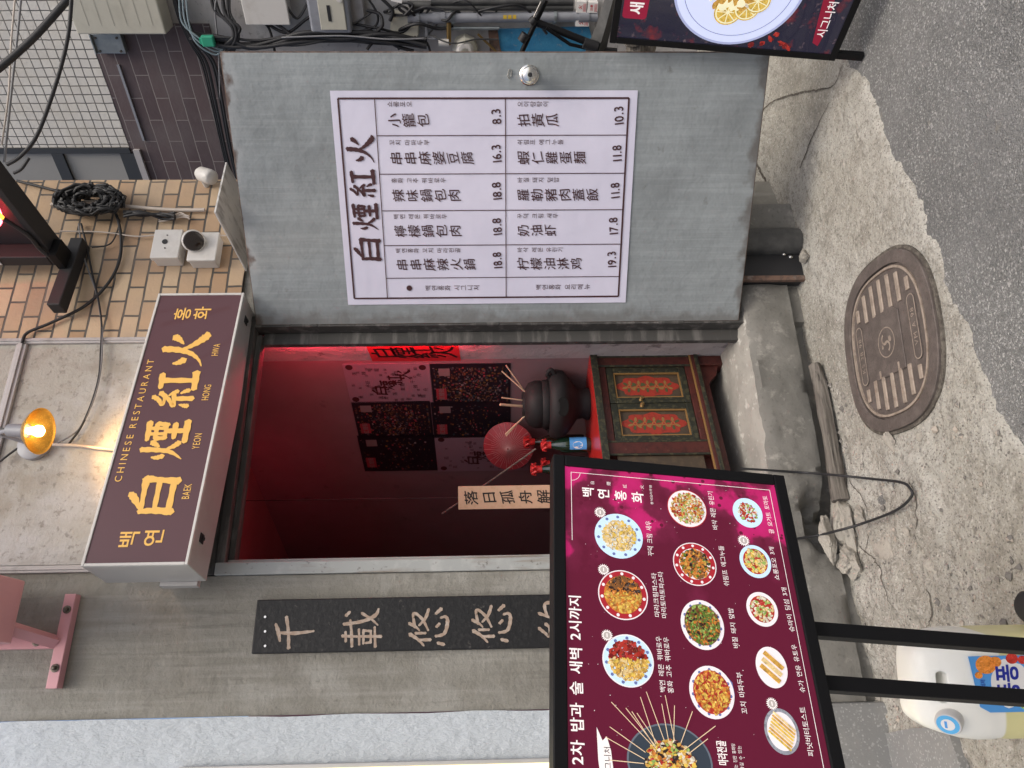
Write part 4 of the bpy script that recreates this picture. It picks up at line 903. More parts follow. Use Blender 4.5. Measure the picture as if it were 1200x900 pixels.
MB().tube(spline([(-.01, -.33, .1), (-.01, -.24, .06), (-.015, -.16, .05), (-.02, -.1, .01)], 6), .008, 8).build('lead', cablem, t)
# ------------------------------------------------------------------ inside the doorway
KP = Plane((1.338, .272, FZ), (.961, .276, 0), UPZ)        # cabinet: x to the right, y up, z towards us
CW, CH, CDp = .76, .565, .32
t = thing('cabinet', 'dark carved wooden cabinet with red painted flower doors inside the doorway', 'cabinet', KP.M)
# local x from -CW to 0
def cb(name, a, b, mt, bev=.003): return MB().box(a, b).build(name, mt, t, bevel=bev)
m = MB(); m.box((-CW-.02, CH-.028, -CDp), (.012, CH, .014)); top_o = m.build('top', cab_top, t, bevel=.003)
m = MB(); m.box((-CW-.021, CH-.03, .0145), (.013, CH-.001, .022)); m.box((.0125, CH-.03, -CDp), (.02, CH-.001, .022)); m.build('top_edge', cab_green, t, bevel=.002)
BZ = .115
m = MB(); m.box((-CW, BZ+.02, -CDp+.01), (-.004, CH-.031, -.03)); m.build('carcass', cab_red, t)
for a, b in ((-.052, -.002), (-.5, -.44), (-CW, -CW+.05)):
    cb('stile', (a, BZ+.02, -.03), (b, CH-.03, .004), cab_red)
    m = MB()
    for e in (a, b): m.tube([(e, BZ+.02, .003), (e, CH-.032, .003)], .005, 8)
    m.build('bead', cab_green, t)
cb('rail', (-.44, CH-.062, -.029), (-.053, CH-.0305, .002), cab_red); cb('rail', (-.44, BZ+.02, -.029), (-.053, BZ+.05, .002), cab_red)
cb('plinth', (-CW-.008, BZ-.012, -CDp), (.006, BZ+.018, .012), cab_red)
m = MB(); m.box((-CW-.009, BZ-.010, .0125), (.007, BZ+.006, .018)); m.build('plinth_moulding', cab_green, t, bevel=.002)
m = MB(); m.box((-CW, BZ+.019, .006), (.002, BZ+.026, .011)); m.build('plinth_line', cab_gold, t)
def door(x0, x1):
    y0, y1 = BZ+.052, CH-.064; dw = x1-x0; dh = y1-y0
    d = bpy.data.objects.new('cabinet_door', None); C.objects.link(d); d.parent = t; d.matrix_local = Matrix.Translation((x0, y0, 0))
    m = MB(); f = .028
    for q in (((0, 0, -.024), (dw, f, 0)), ((0, dh-f, -.024), (dw, dh, 0)), ((0, f+.0001, -.024), (f, dh-f-.0001, 0)), ((dw-f, f+.0001, -.024), (dw, dh-f-.0001, 0))): m.box(*q)
    m.build('door_frame', cab_green, d, bevel=.003)
    m = MB()
    for q in (((f, f, -.01), (dw-f, f+.006, -.004)), ((f, dh-f-.006, -.01), (dw-f, dh-f, -.004)), ((f, f+.0061, -.01), (f+.006, dh-f-.0061, -.004)), ((dw-f-.006, f+.0061, -.01), (dw-f, dh-f-.0061, -.004))): m.box(*q)
    m.build('gold_bead', cab_gold, d)
    m = MB(); m.box((f, f, -.022), (dw-f, dh-f, -.014)); m.build('panel', cab_panel, d)
    m = MB(); cx, cy = dw/2, dh/2; pts = []
    hw, hh = dw/2-f-.012, dh/2-f-.016
    for i in range(48):
        a = 2*math.pi*i/48; r = 1+.09*math.cos(8*a); pts.append((cx+hw*.98*r*math.copysign(abs(math.cos(a))**.75, math.cos(a)), cy+hh*r*math.copysign(abs(math.sin(a))**1.15, math.sin(a))))
    m.quad(pts, -.0132, 0)
    for k in range(5):
        yy = cy+hh*(-.62+.31*k)
        for j in range(6):
            a = j*1.05+k; m.disc(cx+.02*math.cos(a), yy+.02*math.sin(a), .012, .006, -.0128+k*.00003+j*.000004, 1 if (j+k) % 2 else 2, a, 10)
        m.disc(cx, yy, .009, .009, -.0124, 3, 0, 10); m.disc(cx, yy, .005, .005, -.0122, 0, 0, 10)
    m.build('flower_painting', [cab_flower, cab_leaf, cab_gold, M('dull orange paint', (.35, .12, .04), .5)], d)
    kx = f/2 if x0 > -.25 else dw-f/2
    m = MB(); m.lathe([(0, 0), (.008, 0), (.004, .006), (.009, .014), (.006, .02), (0, .02)], 12, T=Matrix.Translation((kx, dh*.62, .0005))); m.build('knob', brass2, d, smooth=50)
door(-.246, -.057); door(-.436, -.249)
m = MB(); m.box((-CW+.052, BZ+.052, -.02), (-.503, CH-.064, -.005)); m.build('side_panel', cab_panel, t)
# bracket apron and feet
def foot(x0, x1): cb('leg', (x0, 0, -.05), (x1, BZ-.0125, .004), cab_red); cb('leg', (x0, 0, -CDp), (x1, BZ-.0125, -CDp+.05), cab_red)
foot(-.048, -.0); foot(-CW, -CW+.048); 
x0, x1 = -CW+.05, -.05; pts = [(x0, BZ-.013), (x0, .02)]
for i in range(9): u = i/8; pts.append((x0+.03+.07*u, .03+.045*sm(u)))
for i in range(9): u = i/8; pts.append((x1-.10+.07*u, .075-.045*sm(u)))
pts += [(x1, .02), (x1, BZ-.013)]
MB().prism(pts, -.03, -.008).build('apron', cab_red, t)
# things standing on it
def on_cab(x, y):           # a pixel on the cabinet top -> world point
    p = onZ(x, y, FZ+CH); return V((p.x, p.y, FZ+CH))
p = KP.pt(-.138, CH, -.145)
t = thing('clay_brazier', 'round black clay brazier with bamboo skewers standing on the cabinet', 'brazier', loc=tuple(p))
m = MB(); m.lathe([(0, 0), (.06, 0), (.064, .012), (.055, .03), (.06, .055), (.10, .085), (.13, .115), (.135, .145), (.125, .17), (.112, .178), (.108, .178), (.1, .165), (0, .16)], 36); m.build('bowl', clay, t, smooth=50); t.scale = (1.12, 1.12, 1.0)
m = MB(); m.disc(0, 0, .036, .024, 0, T=Rt((-.058, -.122, .127), (-.43, -.89, .12), UPZ) @ Matrix.Rotation(R(90), 4, 'Z')); m.build('vent_hole', M('black opening', (.001, .001, .001), 1), t)
m = MB(); m.lathe([(0, .161), (.088, .161), (.095, .176), (.094, .2), (.09, .206), (.092, .21), (.092, .235), (.082, .262), (.06, .276), (.05, .279), (.048, .289), (.04, .289), (.036, .276), (0, .274)], 32); m.build('pot', clay, t, smooth=40)
for a in (1.9, -.9):
    m = MB(); c, s = math.cos(a), math.sin(a); m.tube(spline([(c*.125, s*.125, .15), (c*.15, s*.15, .17), (c*.13, s*.13, .185), (c*.11, s*.11, .17)], 5), .009, 8); m.build('lug', clay, t, smooth=60)
for k, (x, y) in enumerate(((588, 435), (593, 428), (588, 466), (586, 474), (592, 509), (593, 511))):
    e = atD(x, y, 3.13)-V(p); e = V((e.x/1.12, e.y/1.12, e.z)); m = MB(); s = V((rnd(-.02, .02), rnd(-.02, .02), .24)); m.tube([s, e], .0028 if k != 3 else .005, 6); m.build('skewer', skewer, t)
def bottle(p, s, body_mt, label, lab=True, shorter=1):
    t = thing('bottle', label, 'bottle', loc=tuple(p)); h = s
    m = MB(); m.lathe([(0, 0), (.03, 0), (.033, .008), (.033, .105*h), (.03, .125*h), (.017, .155*h), (.0135, .17*h), (.0135, .2*h), (0, .2*h)], 24); m.build('glass', body_mt, t, smooth=40)
    m = MB(); m.lathe([(.0138, .168*h), (.016, .17*h), (.0155, .2*h), (.017, .2*h+.001), (.017, .2*h+.012), (0, .2*h+.013)], 20); m.build('cap', capred, t, smooth=40)
    m = MB(); 
    for k in range(7): a = 6.28*k/7; m.tube([(.012*math.cos(a), .012*math.sin(a), .185*h), (.024*math.cos(a), .024*math.sin(a), .205*h), (.026*math.cos(a+.5), .026*math.sin(a+.5), .19*h)], .004, 5)
    m.build('ribbon', capred, t, smooth=60)
    if lab:
        th = [R(215)+R(110)*i/14 for i in range(15)]
        m = MB(); r = .0336; m.add([(r*math.cos(a), r*math.sin(a), z) for z in (.02, .092*h) for a in th], [(i, i+1, i+16, i+15) for i in range(14)]); m.build('label', labelblue, t, smooth=60)
        m = MB(); r = .034; mid = R(250); vs = [(r*math.cos(mid+.48*math.cos(u)), r*math.sin(mid+.48*math.cos(u)), .058*h+.021*math.sin(u)) for u in (2*math.pi*i/20 for i in range(20))]; m.add(vs, [tuple(range(20))]); m.build('label_oval', labelwhite, t)
        m = MB()
        for q in range(3): m.add([(.0345*math.cos(mid+u), .0345*math.sin(mid+u), .05*h+.008*q+dz) for dz in (0, .003) for u in (-.2, 0, .2)], [(0, 1, 4, 3), (1, 2, 5, 4)])
        m.build('label_print', labelblue, t)
    return t
bottle(on_cab(692, 521), 1.0, glass_g, 'dark green bottle with a blue label and red ribbon on the cabinet')
q = on_cab(684, 517); bottle(q, 1.33, glass_b, 'taller dark bottle with a red ribbon behind the blue labelled bottle', False)
q = on_cab(691, 549); bottle(q, 1.22, glass_g, 'red capped bottle partly hidden behind the edge of the glowing menu board', False)
q = on_cab(686, 543); bottle(q, .95, glass_b, 'short bottle with a red ribbon tucked between taller bottles', False)
q = on_cab(690, 572); t = thing('cork_bottle', 'brown bottle closed with a cork beside the hanging scroll', 'bottle', loc=tuple(q))
m = MB(); m.lathe([(0, 0), (.034, 0), (.034, .15), (.014, .19), (.013, .225), (0, .225)], 20); m.build('glass', glass_b, t, smooth=40); m = MB(); m.lathe([(.0125, .2255), (.013, .265), (0, .265)], 16); m.build('cork', cork, t)

# posters on the corridor wall
PW = Plane(c0, (-cdir.x, -cdir.y, 0), UPZ)
posterlav = M('mauve poster paper', (.25, .18, .215), .6); dark_p = M('night blue print', (.01, .009, .014), .45)
tint = [M('amber print', (.2, .1, .025), .5), M('pale print', (.2, .165, .16), .5), M('rose print', (.28, .04, .05), .5), M('teal print', (.02, .05, .06), .5), M('brown print', (.12, .06, .03), .5), M('grey print', (.08, .07, .08), .5), M('black print', (.012, .01, .013), .5)]
def poster(name, label, pts, kind, grp):
    hs = [PW.hit(*p) for p in pts]; a0 = min(h[0] for h in hs)-.004; a1 = max(h[0] for h in hs)+.004; b0 = (hs[1][1]+hs[2][1])/2; b1 = (hs[0][1]+hs[3][1])/2
    t = thing('wall_poster', label, 'poster', Matrix.Translation(PW.pt(a0, b0, .003)) @ PW.M.to_3x3().to_4x4(), grp); W, H = a1-a0, b1-b0
    if kind == 'lav':
        MB().box((0, 0, -.0025), (W, H, 0)).build('paper', posterlav, t); m = MB()
        for i, ch in enumerate('白煙紅火'): brush(m, ch, W*(.33+.13*i if i < 4 else 0), H*(.62-.1*i), min(W, H)*.26, .0006)
        for k in range(60):
            u, v = rnd(.05, .9), rnd(.05, .93); write(m, random.choice('落日孤舟解千載小籠包串麻辣火鍋肉虾油飯麵豆腐'), W*u, H*v, rnd(.012, .024), .0004, bold=.006)
        for u, v in ((.1, .93), (.92, .93), (.9, .08)):
            m.disc(W*u, H*v, .016, .016, .0005)
        m.build('lettering', ink, t)
    else:
        MB().box((0, 0, -.0025), (W, H, 0)).build('paper', dark_p, t); m = MB(); rs = random.Random(kind); n = 800 if kind in (11, 12) else 220
        for k in range(n):
            u, v = rs.uniform(.04, .9), rs.gauss(.5, .26); v = min(.95, max(.03, v)); s, q = rs.uniform(.002, .013), rs.uniform(.002, .010)
            mi = rs.choice((0, 1, 2, 3, 4, 4, 4, 5, 5, 6, 6, 6))
            m.rect(W*u, H*v, min(W*.98, W*u+s), min(H*.98, H*v+q), .0003+.0000012*k, mi)
        m.rect(W*.72, H*.76, W*.9, H*.9, .0014, 1); m.rect(W*.12, H*.82, W*.4, H*.95, .0014, 2); write(m, '紅燈街', W*.26, H*.885, H*.075, .0016, mi=1, bold=.02)
        m.build('picture', tint, t)
G = 'posters on the corridor wall'
def pq(x0, y0, x1, y1): return [(x0, y0), (x1, y0), (x1, y1), (x0, y1)]
A0_, B0_ = PW.hit(403, 427); 
poster('p', 'mauve poster of black Chinese writing, topmost right on the red lit wall', [(401, 427), (505, 427), (505, 470), (411, 470)], 'lav', G)
poster('p', 'dark night street picture below the topmost mauve poster, nearest the brazier', [(506, 427), (598, 427), (598, 471), (506, 471)], 11, G)
poster('p', 'dark night street picture directly left of the topmost mauve poster', [(412, 471), (506, 471), (506, 510), (420, 510)], 12, G)
poster('p', 'almost black picture above the red paper parasol', [(507, 472), (598, 472), (598, 511), (507, 511)], 13, G)
poster('p', 'almost black picture farthest up and left in the block of posters', [(419, 511), (511, 511), (511, 550), (427, 550)], 14, G)
poster('p', 'mauve poster of black writing half behind the parasol, lowest left of the block', [(511, 512), (620, 512), (620, 550), (511, 550)], 'lav', G)
# narrow red paper on the reveal
RP = Plane((HX-.012, .074, 0), (0, -1, 0), UPZ)
a0, b0 = RP.hit(540, 422); a1, b1 = RP.hit(428, 402)
t = thing('red_banner', 'narrow red paper strip with black brush characters beside the posters', 'banner', Matrix.Translation(RP.pt(a0, b0, .003)) @ RP.M.to_3x3().to_4x4())
W, H = a1-a0, b1-b0
m = MB(); pts = [(0, 0), (W, .004), (W+.002, H*.5), (W, H), (.003, H-.003), (-.002, H*.4)]; m.prism(pts, -.0025, 0); m.build('paper', redpaper, t)
m = MB()
for i, ch in enumerate('白煙紅火'): write(m, ch, W*.5, H*(.83-.215*i), W*.66, .001, bold=.018, skew=.16, wob=.06)
m.build('lettering', blackink, t)
# red paper parasol with its stick
pc = PW.at(596, 523, .10)
t = thing('paper_parasol', 'round red paper parasol with thin ribs leaning by the posters', 'parasol', Rt(pc, V((-.6, -.75, .12)), UPZ))
rp = .118
m = MB(); n = 48; vs = [(0, 0, .035)]+[(rp*math.cos(2*math.pi*i/n), rp*math.sin(2*math.pi*i/n), 0) for i in range(n)]; m.add(vs, [(0, 1+i, 1+(i+1) % n) for i in range(n)]); m.build('canopy', parasol_m, t)
m = MB()
for i in range(48):
    a = 2*math.pi*i/48+.03; r1 = rp*(.98 if i % 2 else .7); m.tube([(.004*math.cos(a), .004*math.sin(a), .0362), (r1*math.cos(a), r1*math.sin(a), .0362-.035*r1/rp)], .0006, 4)
o = m.build('ribs', M('pale thread', (.5, .35, .33), .6), t); o['kind'] = 'stuff'
o.name = 'rib_thread'
del o['kind']
iv = t.matrix_world.inverted()
MB().tube([iv @ atD(628, 526, 3.2), iv @ atD(580, 560, 3.25), iv @ atD(518, 602, 3.3)], .004, 8).build('stick', oldwood, t)
# hanging scroll
e = atD(537, 584, 3.05); a = atD(537, 597, 3.05); b = atD(537, 570, 3.05); W = (a-b).length; bt = atD(700, 584, 3.05); H = (e-bt).length
HP = Plane(tuple(V((a.x, a.y, bt.z))), (b.x-a.x, b.y-a.y, 0), UPZ)
t = thing('paper_scroll', 'cream paper strip with black brush characters hanging behind the menu board', 'scroll', HP.M)
H = e.z-bt.z
m = MB(); m.box((0, 0, -.004), (W, H, 0)); m.build('paper', creampaper, t)
m = MB()
for i, ch in enumerate('落日孤舟解纜'): write(m, ch, W*.5, HP.hit(552+21.2*i, 584)[1], W*.62, .001, bold=.02, skew=.15, wob=.05)
m.build('lettering', blackink, t)
m = MB(); m.tube([(W*.5, H, -.002), (W*.5, H+.3, -.01), (W*.5, CZ-bt.z, -.01)], .0018, 5); m.build('cord', blackink, t)

# ------------------------------------------------------------------ glowing menu board on its stand
Wd = ray(648, -728).normalized()
Bq = atD(918, 558, 1.35); rv = ray(648, 533); Tq = CP+rv*((Bq-CP).dot(Wd)/rv.dot(Wd))
BP = Plane(Bq, Wd, Tq-Bq); BHt = (Tq-Bq).length
a733 = BP.hit(957, 733)[0]; a797 = BP.hit(973, 797)[0]; BWd = -(a733+a797)
t = thing('menu_board', 'glowing maroon menu light board with food pictures on a black twin leg stand', 'menu board', BP.M)
W0 = -BWd
m = MB(); fr = .021
for q in (((W0, 0, -.035), (0, fr, .004)), ((W0, BHt-fr, -.035), (0, BHt, .004)), ((W0, fr+.0001, -.035), (W0+fr, BHt-fr-.0001, .004)), ((-fr, fr+.0001, -.035), (0, BHt-fr-.0001, .004))): m.box(*q)
m.build('frame', blackp, t, bevel=.002)
MB().box((W0+.005, .005, -.038), (-.005, BHt-.005, -.0355)).build('back_panel', blackm, t)
bm_ = M('maroon backlit print', (.105, .008, .03), .28, layers=[('soft', (7, 9, 1), .46, .56, (.33, .012, .10), .0)], emit=1.1, spec=.15)
# print: magenta cloud over maroon, strongest near the upper right corner, part of the artwork
def artwork(mat):
    N = mat.node_tree.nodes; L = mat.node_tree.links; b = N['Principled BSDF']
    tc = N.new('ShaderNodeTexCoord'); sp = N.new('ShaderNodeSeparateXYZ'); L.new(tc.outputs['Object'], sp.inputs[0])
    nz = N.new('ShaderNodeTexNoise'); nz.inputs['Scale'].default_value = 9; nz.inputs['Detail'].default_value = 6; L.new(tc.outputs['Object'], nz.inputs[0])
    n2 = N.new('ShaderNodeTexVoronoi'); n2.inputs['Scale'].default_value = 60; L.new(tc.outputs['Object'], n2.inputs['Vector'])
    def ma(op, a, b_): 
        n = N.new('ShaderNodeMath'); n.operation = op
        for i, q in enumerate((a, b_)):
            if isinstance(q, (int, float)): n.inputs[i].default_value = q
            else: L.new(q, n.inputs[i])
        return n.outputs[0]
    g1 = ma('ADD', ma('MULTIPLY', sp.outputs[0], 3.4), .80)
    v = ma('ADD', g1, ma('MULTIPLY', ma('SUBTRACT', nz.outputs[0], .5), 2.6))
    v = ma('SUBTRACT', v, ma('MULTIPLY', ma('LESS_THAN', n2.outputs['Distance'], .2), .3))
    cr = N.new('ShaderNodeValToRGB'); e = cr.color_ramp.elements; e[0].position = .30; e[0].color = (.062, .006, .017, 1); e[1].position = .9; e[1].color = (.29, .012, .085, 1)
    x = cr.color_ramp.elements.new(.52); x.color = (.085, .009, .026, 1); x = cr.color_ramp.elements.new(.62); x.color = (.24, .010, .065, 1)
    L.new(v, cr.inputs[0]); L.new(cr.outputs[0], b.inputs['Base Color']); L.new(cr.outputs[0], b.inputs['Emission Color'])
artwork(bm_)
MB().rect(W0+fr-.001, fr-.001, -fr+.001, BHt-fr+.001, 0).build('printed_face', bm_, t)
wh = E('white backlit print', (.82, .76, .74), .35)
m = MB(); gx = .011
for (x0, y0, x1, y1) in ((-fr-gx, fr+gx, -fr-gx, BHt-fr-gx), (-.16, BHt-fr-gx, -fr-gx, BHt-fr-gx), (W0+fr+gx, fr+gx, -fr-gx, fr+gx), (W0+fr+gx, fr+gx, W0+fr+gx, BHt-fr-gx)): m.line2((x0, y0), (x1, y1), .0009, .0006)
for i in range(14):
    a0 = R(180+90*i/14); a1 = R(180+90*(i+1)/14); r = .016; cx, cy = -fr-gx, BHt-fr-gx
    m.line2((cx+r*math.cos(a0), cy+r*math.sin(a0)), (cx+r*math.cos(a1), cy+r*math.sin(a1)), .0008, .0006)
def pxs(x, y): a = BP.hit(x, y); b = BP.hit(x+10, y); return abs(a[1]-b[1])/10
def bw(tx, x, y, px, y0=None, y1=None, bold=.018, wide=1.0, **k):
    a, b = BP.hit(x, y); size = pxs(x, y)*px; gap = 0
    if y0 is not None:
        bold = wt(bold); glyphs(tx, bold); w0 = sum(.45 if c == ' ' else GL[(c, 0)][2] for c in tx)*size
        wide = (BP.hit(x, y1)[0]-BP.hit(x, y0)[0])/w0
    write(m, tx, a, b, size, .0008, bold=bold, wide=wide, wob=.03, **k)
m.build('border_line', wh, t); m = MB()
bw('2차 밥과 술 새벽 2시까지', 675, 790, 17, 889, 691, .028)
m.build('heading_lettering', wh, t); m = MB()
for tx, x, y in (('백', 689, 577), ('연', 707, 579), ('홍', 727, 581), ('화', 747, 583)): bw(tx, x, y, 15, bold=.035)
for tx, x, y in (('白', 694, 566), ('煙', 713, 567), ('紅', 732, 570), ('火', 752, 571)): bw(tx, x, y, 5, bold=.03)
bw('중식요리주점', 763, 580, 3.4, 592, 569)
m.build('name_lettering', wh, t); m = MB()
def bq(*a, **k):
    global m
    m = MB(); bw(*a, **k); m.build('dish_lettering', wh, t)
bq('꾸덕 크림 새우', 761, 631, 7.5, 652, 611)
bq('마라크림파스타', 768, 697, 7, 727, 675); bq('마라토마토파스타', 776, 697, 7, 728, 673)
bq('백연 레몬 꿔바로우', 774, 778, 7.5, 812, 746); bq('홍화 고추 꿔바로우', 783, 779, 7.5, 813, 747)
bq('바삭 레몬 유린기', 835, 598, 7, 621, 576); bq('쉬림프 에그누들', 848, 663, 7, 687, 640); bq('바질 돼지 덮밥', 859, 736, 7, 758, 711); bq('꼬치 마파두부', 869, 812, 8, 838, 789)
bq('귤 요거트 토마토', 900, 603, 6.5, 626, 582); bq('쇼롱포오 3개', 907, 660, 6.5, 680, 641); bq('슈마이 딤섬 3개', 923, 714, 7, 742, 690); bq('슈가 연유 유토우', 935, 783, 7, 812, 756); bq('피넛버터토스트', 945, 857, 8, 887, 829)
bq('백연홍화 마라전골', 848, 899, 13, 931, 868, .03); bq('꼬치로 즐기는 진한 홍화탕', 862, 897, 5, 925, 873); bq('취향껏 즐길 수 있는', 869, 897, 5, 920, 873)
m = MB()
rs = random.Random(4)
for k in range(90):
    a, b = rs.uniform(W0+.05, -.04), rs.uniform(.05, BHt-.05); s = rs.uniform(.0005, .0012); m.rect(a, b, a+s, b+s, .0005)
m.build('speckle_print', wh, t)
# brushed flash beside the hot pot
m = MB(); q = [BP.hit(*p) for p in ((699, 852), (706, 868), (711, 863), (716, 880), (722, 930), (706, 930), (701, 890))]; m.quad(q, .0006); m.build('brush_mark', wh, t)
m = MB(); 
a, b = BP.hit(712, 893); write(m, '시그니처', a, b, .011, .0008, bold=.02); m.build('brush_lettering', M('dark print', (.03, .01, .015), .4), t)
pl_blue = E('pale blue plate print', (.5, .66, .82), .4); pl_red = E('red plate print', (.33, .02, .03), .4); pl_white = E('ivory plate print', (.72, .66, .68), .4); pl_ink = E('blue plate pattern print', (.12, .15, .32), .4)
fd = {k: E('food print '+k, c, .42, layers=[('fine', 170, .5, .68, tuple(q*.3 for q in c), .75), ('fine', 230, .56, .7, tuple(min(1, q*1.5+.12) for q in c), .7), ('noise', 60, .5, .7, tuple(q*.5 for q in c), .5)]) for k, c in dict(yellow=(.62, .42, .08), cream=(.62, .46, .22), orange=(.5, .17, .03), red=(.36, .03, .022), dkred=(.15, .012, .012), green=(.09, .16, .025), lgreen=(.25, .36, .09), brown=(.17, .075, .028), dark=(.03, .018, .015), white=(.62, .56, .45), gold=(.52, .29, .06), grey=(.25, .26, .3)).items()}
def sunburst(m, a, b, r, z, mi):
    pts = []
    for i in range(36): q = r if i % 2 else r*.68; t_ = math.pi*2*i/36; pts.append((a+q*math.cos(t_), b+q*math.sin(t_)))
    m.quad(pts, z, mi)
def dish(x, y, rv, ru, plate, inner, foods, n, bs, name='dish_picture', rim=None, deco=None, half=None, badge=None, sticks=None, inr=.72):
    a, b = BP.hit(x, y); k1 = pxs(x, y); ry = rv*k1; rx = abs(BP.hit(x, y-ru)[0]-BP.hit(x, y+ru)[0])/2
    mats = [plate, rim or plate, inner, deco or plate]+[fd[f] for f in foods]+[fd['brown']]; m = MB(); z = .0006
    m.disc(a, b, rx, ry, z, 1, n=44); m.disc(a, b, rx*.955, ry*.955, z+.0001, 0, n=44)
    if deco:
        for i in range(11): t_ = i*6.283/11; m.disc(a+rx*.85*math.cos(t_), b+ry*.85*math.sin(t_), rx*.065, ry*.065, z+.00018, 3, n=10)
    m.disc(a, b, rx*inr, ry*inr, z+.0002, 2, n=40)
    rs = random.Random(int(x*7+y)); n *= 6; bs *= .46
    for i in range(n):
        t_ = rs.uniform(0, 6.283); q = math.sqrt(rs.uniform(0, 1))*(inr-bs*.6)
        u, v = q*math.cos(t_), q*math.sin(t_); mi = 4+rs.randrange(len(foods))
        if half: mi = 4+(rs.randrange(half) if u > .05 else half+rs.randrange(len(foods)-half))
        r1 = bs*rs.uniform(.5, 1.1); r2 = r1*rs.uniform(.4, .9); ro = rs.uniform(0, 3.1); pts = []
        for j in range(11):
            w_ = 6.283*j/11; rr_ = 1+rs.uniform(-.25, .25); e, f = r1*math.cos(w_)*rr_, r2*math.sin(w_)*rr_
            pts.append((a+(u+e*math.cos(ro)-f*math.sin(ro))*rx, b+(v+e*math.sin(ro)+f*math.cos(ro))*ry))
        ox, oy = a+u*rx, b+v*ry
        m.quad([(ox+(q_[0]-ox)*1.12, oy+(q_[1]-oy)*1.12-ry*.012) for q_ in pts], z+.0003+i*.000002, len(mats)-1) if i % 3 == 0 else None
        m.quad(pts, z+.000301+i*.000002, mi)
    if sticks:
        for i in range(sticks):
            o_ = (i-(sticks-1)/2)*1.1/sticks; ang = R(62); L_ = inr*1.02
            p0 = (a+(o_*math.sin(ang)-L_*math.cos(ang))*rx, b+(-o_*math.cos(ang)-L_*math.sin(ang)*.75)*ry); p1 = (a+(o_*math.sin(ang)+L_*math.cos(ang))*rx, b+(-o_*math.cos(ang)+L_*math.sin(ang)*.75)*ry)
            m.line2(p0, p1, rx*.95/sticks*.75, z+.0012+i*.00002, 4+i % len(foods))
    o = m.build(name, mats, t)
    if badge:
        m2 = MB(); a2, b2 = BP.hit(*badge); sunburst(m2, a2, b2, k1*7.2, z+.0014, 0); m2.disc(a2, b2, k1*4.2, k1*4.2, z+.0015, 1); m2.rect(a2-k1*2.2, b2-k1*.6, a2+k1*2.2, b2+k1*.6, z+.0016, 0); m2.build('badge', [wh, E('badge centre print', (.45, .4, .38), .3)], t)
    return o
dish(725, 628, 28, 26, pl_blue, pl_blue, ['yellow', 'cream', 'cream', 'white'], 70, .2, badge=(703, 601), deco=pl_ink)
dish(730, 697, 29, 29, pl_red, fd['orange'], ['brown', 'dark', 'orange', 'yellow', 'gold', 'orange'], 90, .17, half=3, rim=pl_white, deco=pl_white, badge=(707, 668), inr=.76)
dish(736, 774, 30, 31, pl_blue, pl_blue, ['red', 'dkred', 'red', 'yellow', 'gold', 'cream'], 80, .2, half=3, rim=pl_white, deco=pl_ink, badge=(711, 745), inr=.8)
dish(805, 596, 23, 22, pl_white, pl_white, ['orange', 'red', 'cream', 'lgreen', 'white', 'gold'], 110, .17, rim=pl_red, inr=.85)
dish(814, 661, 25, 25, pl_red, pl_white, ['orange', 'brown', 'green', 'dark', 'orange', 'gold'], 90, .18, rim=pl_white, deco=pl_white)
dish(823, 732, 25, 29, pl_white, fd['brown'], ['green', 'lgreen', 'brown', 'dark', 'green', 'orange'], 110, .17, deco=pl_ink, inr=.83)
m = MB(); q = [BP.hit(*p) for p in ((826, 781), (845, 786), (858, 800), (861, 815), (855, 835), (840, 843))]; m.quad(q, .00055); m.build('bowl_side_print', pl_ink, t)
dish(834, 811, 26, 31, pl_white, fd['red'], ['orange', 'gold', 'red', 'orange', 'yellow'], 80, .2, deco=pl_ink, inr=.83)
dish(876, 601, 17, 17, pl_blue, pl_blue, ['red', 'red', 'white', 'lgreen'], 22, .26, inr=.7)
dish(885, 658, 18, 19, pl_blue, fd['red'], ['cream', 'lgreen', 'cream', 'yellow'], 24, .26, badge=(871, 634), inr=.78)
dish(893, 714, 18, 20, pl_white, fd['red'], ['cream', 'white', 'lgreen'], 16, .26, inr=.78)
dish(904, 782, 18, 24, pl_white, pl_white, ['gold', 'cream', 'gold'], 0, .2, sticks=3, inr=.8)
dish(916, 857, 20, 27, fd['grey'], pl_white, ['yellow', 'gold', 'cream', 'yellow'], 0, .2, sticks=7, badge=(904, 825), inr=.84)
potm = E('dark pot print', (.035, .045, .06), .4); potr = E('pot ring print', (.11, .13, .16), .4)
dish(785, 893, 50, 46, potm, potm, ['white', 'lgreen', 'yellow', 'cream', 'orange', 'dark', 'gold', 'red'], 95, .17, rim=potr, inr=.6)
m = MB()
for (x0, y0, x1, y1) in ((716, 823, 765, 875), (733, 830, 768, 875), (740, 834, 768, 877), (746, 836, 772, 874), (750, 817, 768, 872), (757, 811, 778, 868), (775, 825, 783, 868), (779, 815, 790, 868), (790, 827, 789, 868), (811, 834, 797, 872), (838, 851, 800, 880), (829, 866, 806, 884), (714, 852, 756, 882), (709, 864, 755, 890), (714, 891, 754, 895)):
    m.line2(BP.hit(x0, y0), BP.hit(x1, y1), .0011, .0019)
m.build('skewer_print', E('skewer print', (.7, .52, .34), .35), t)
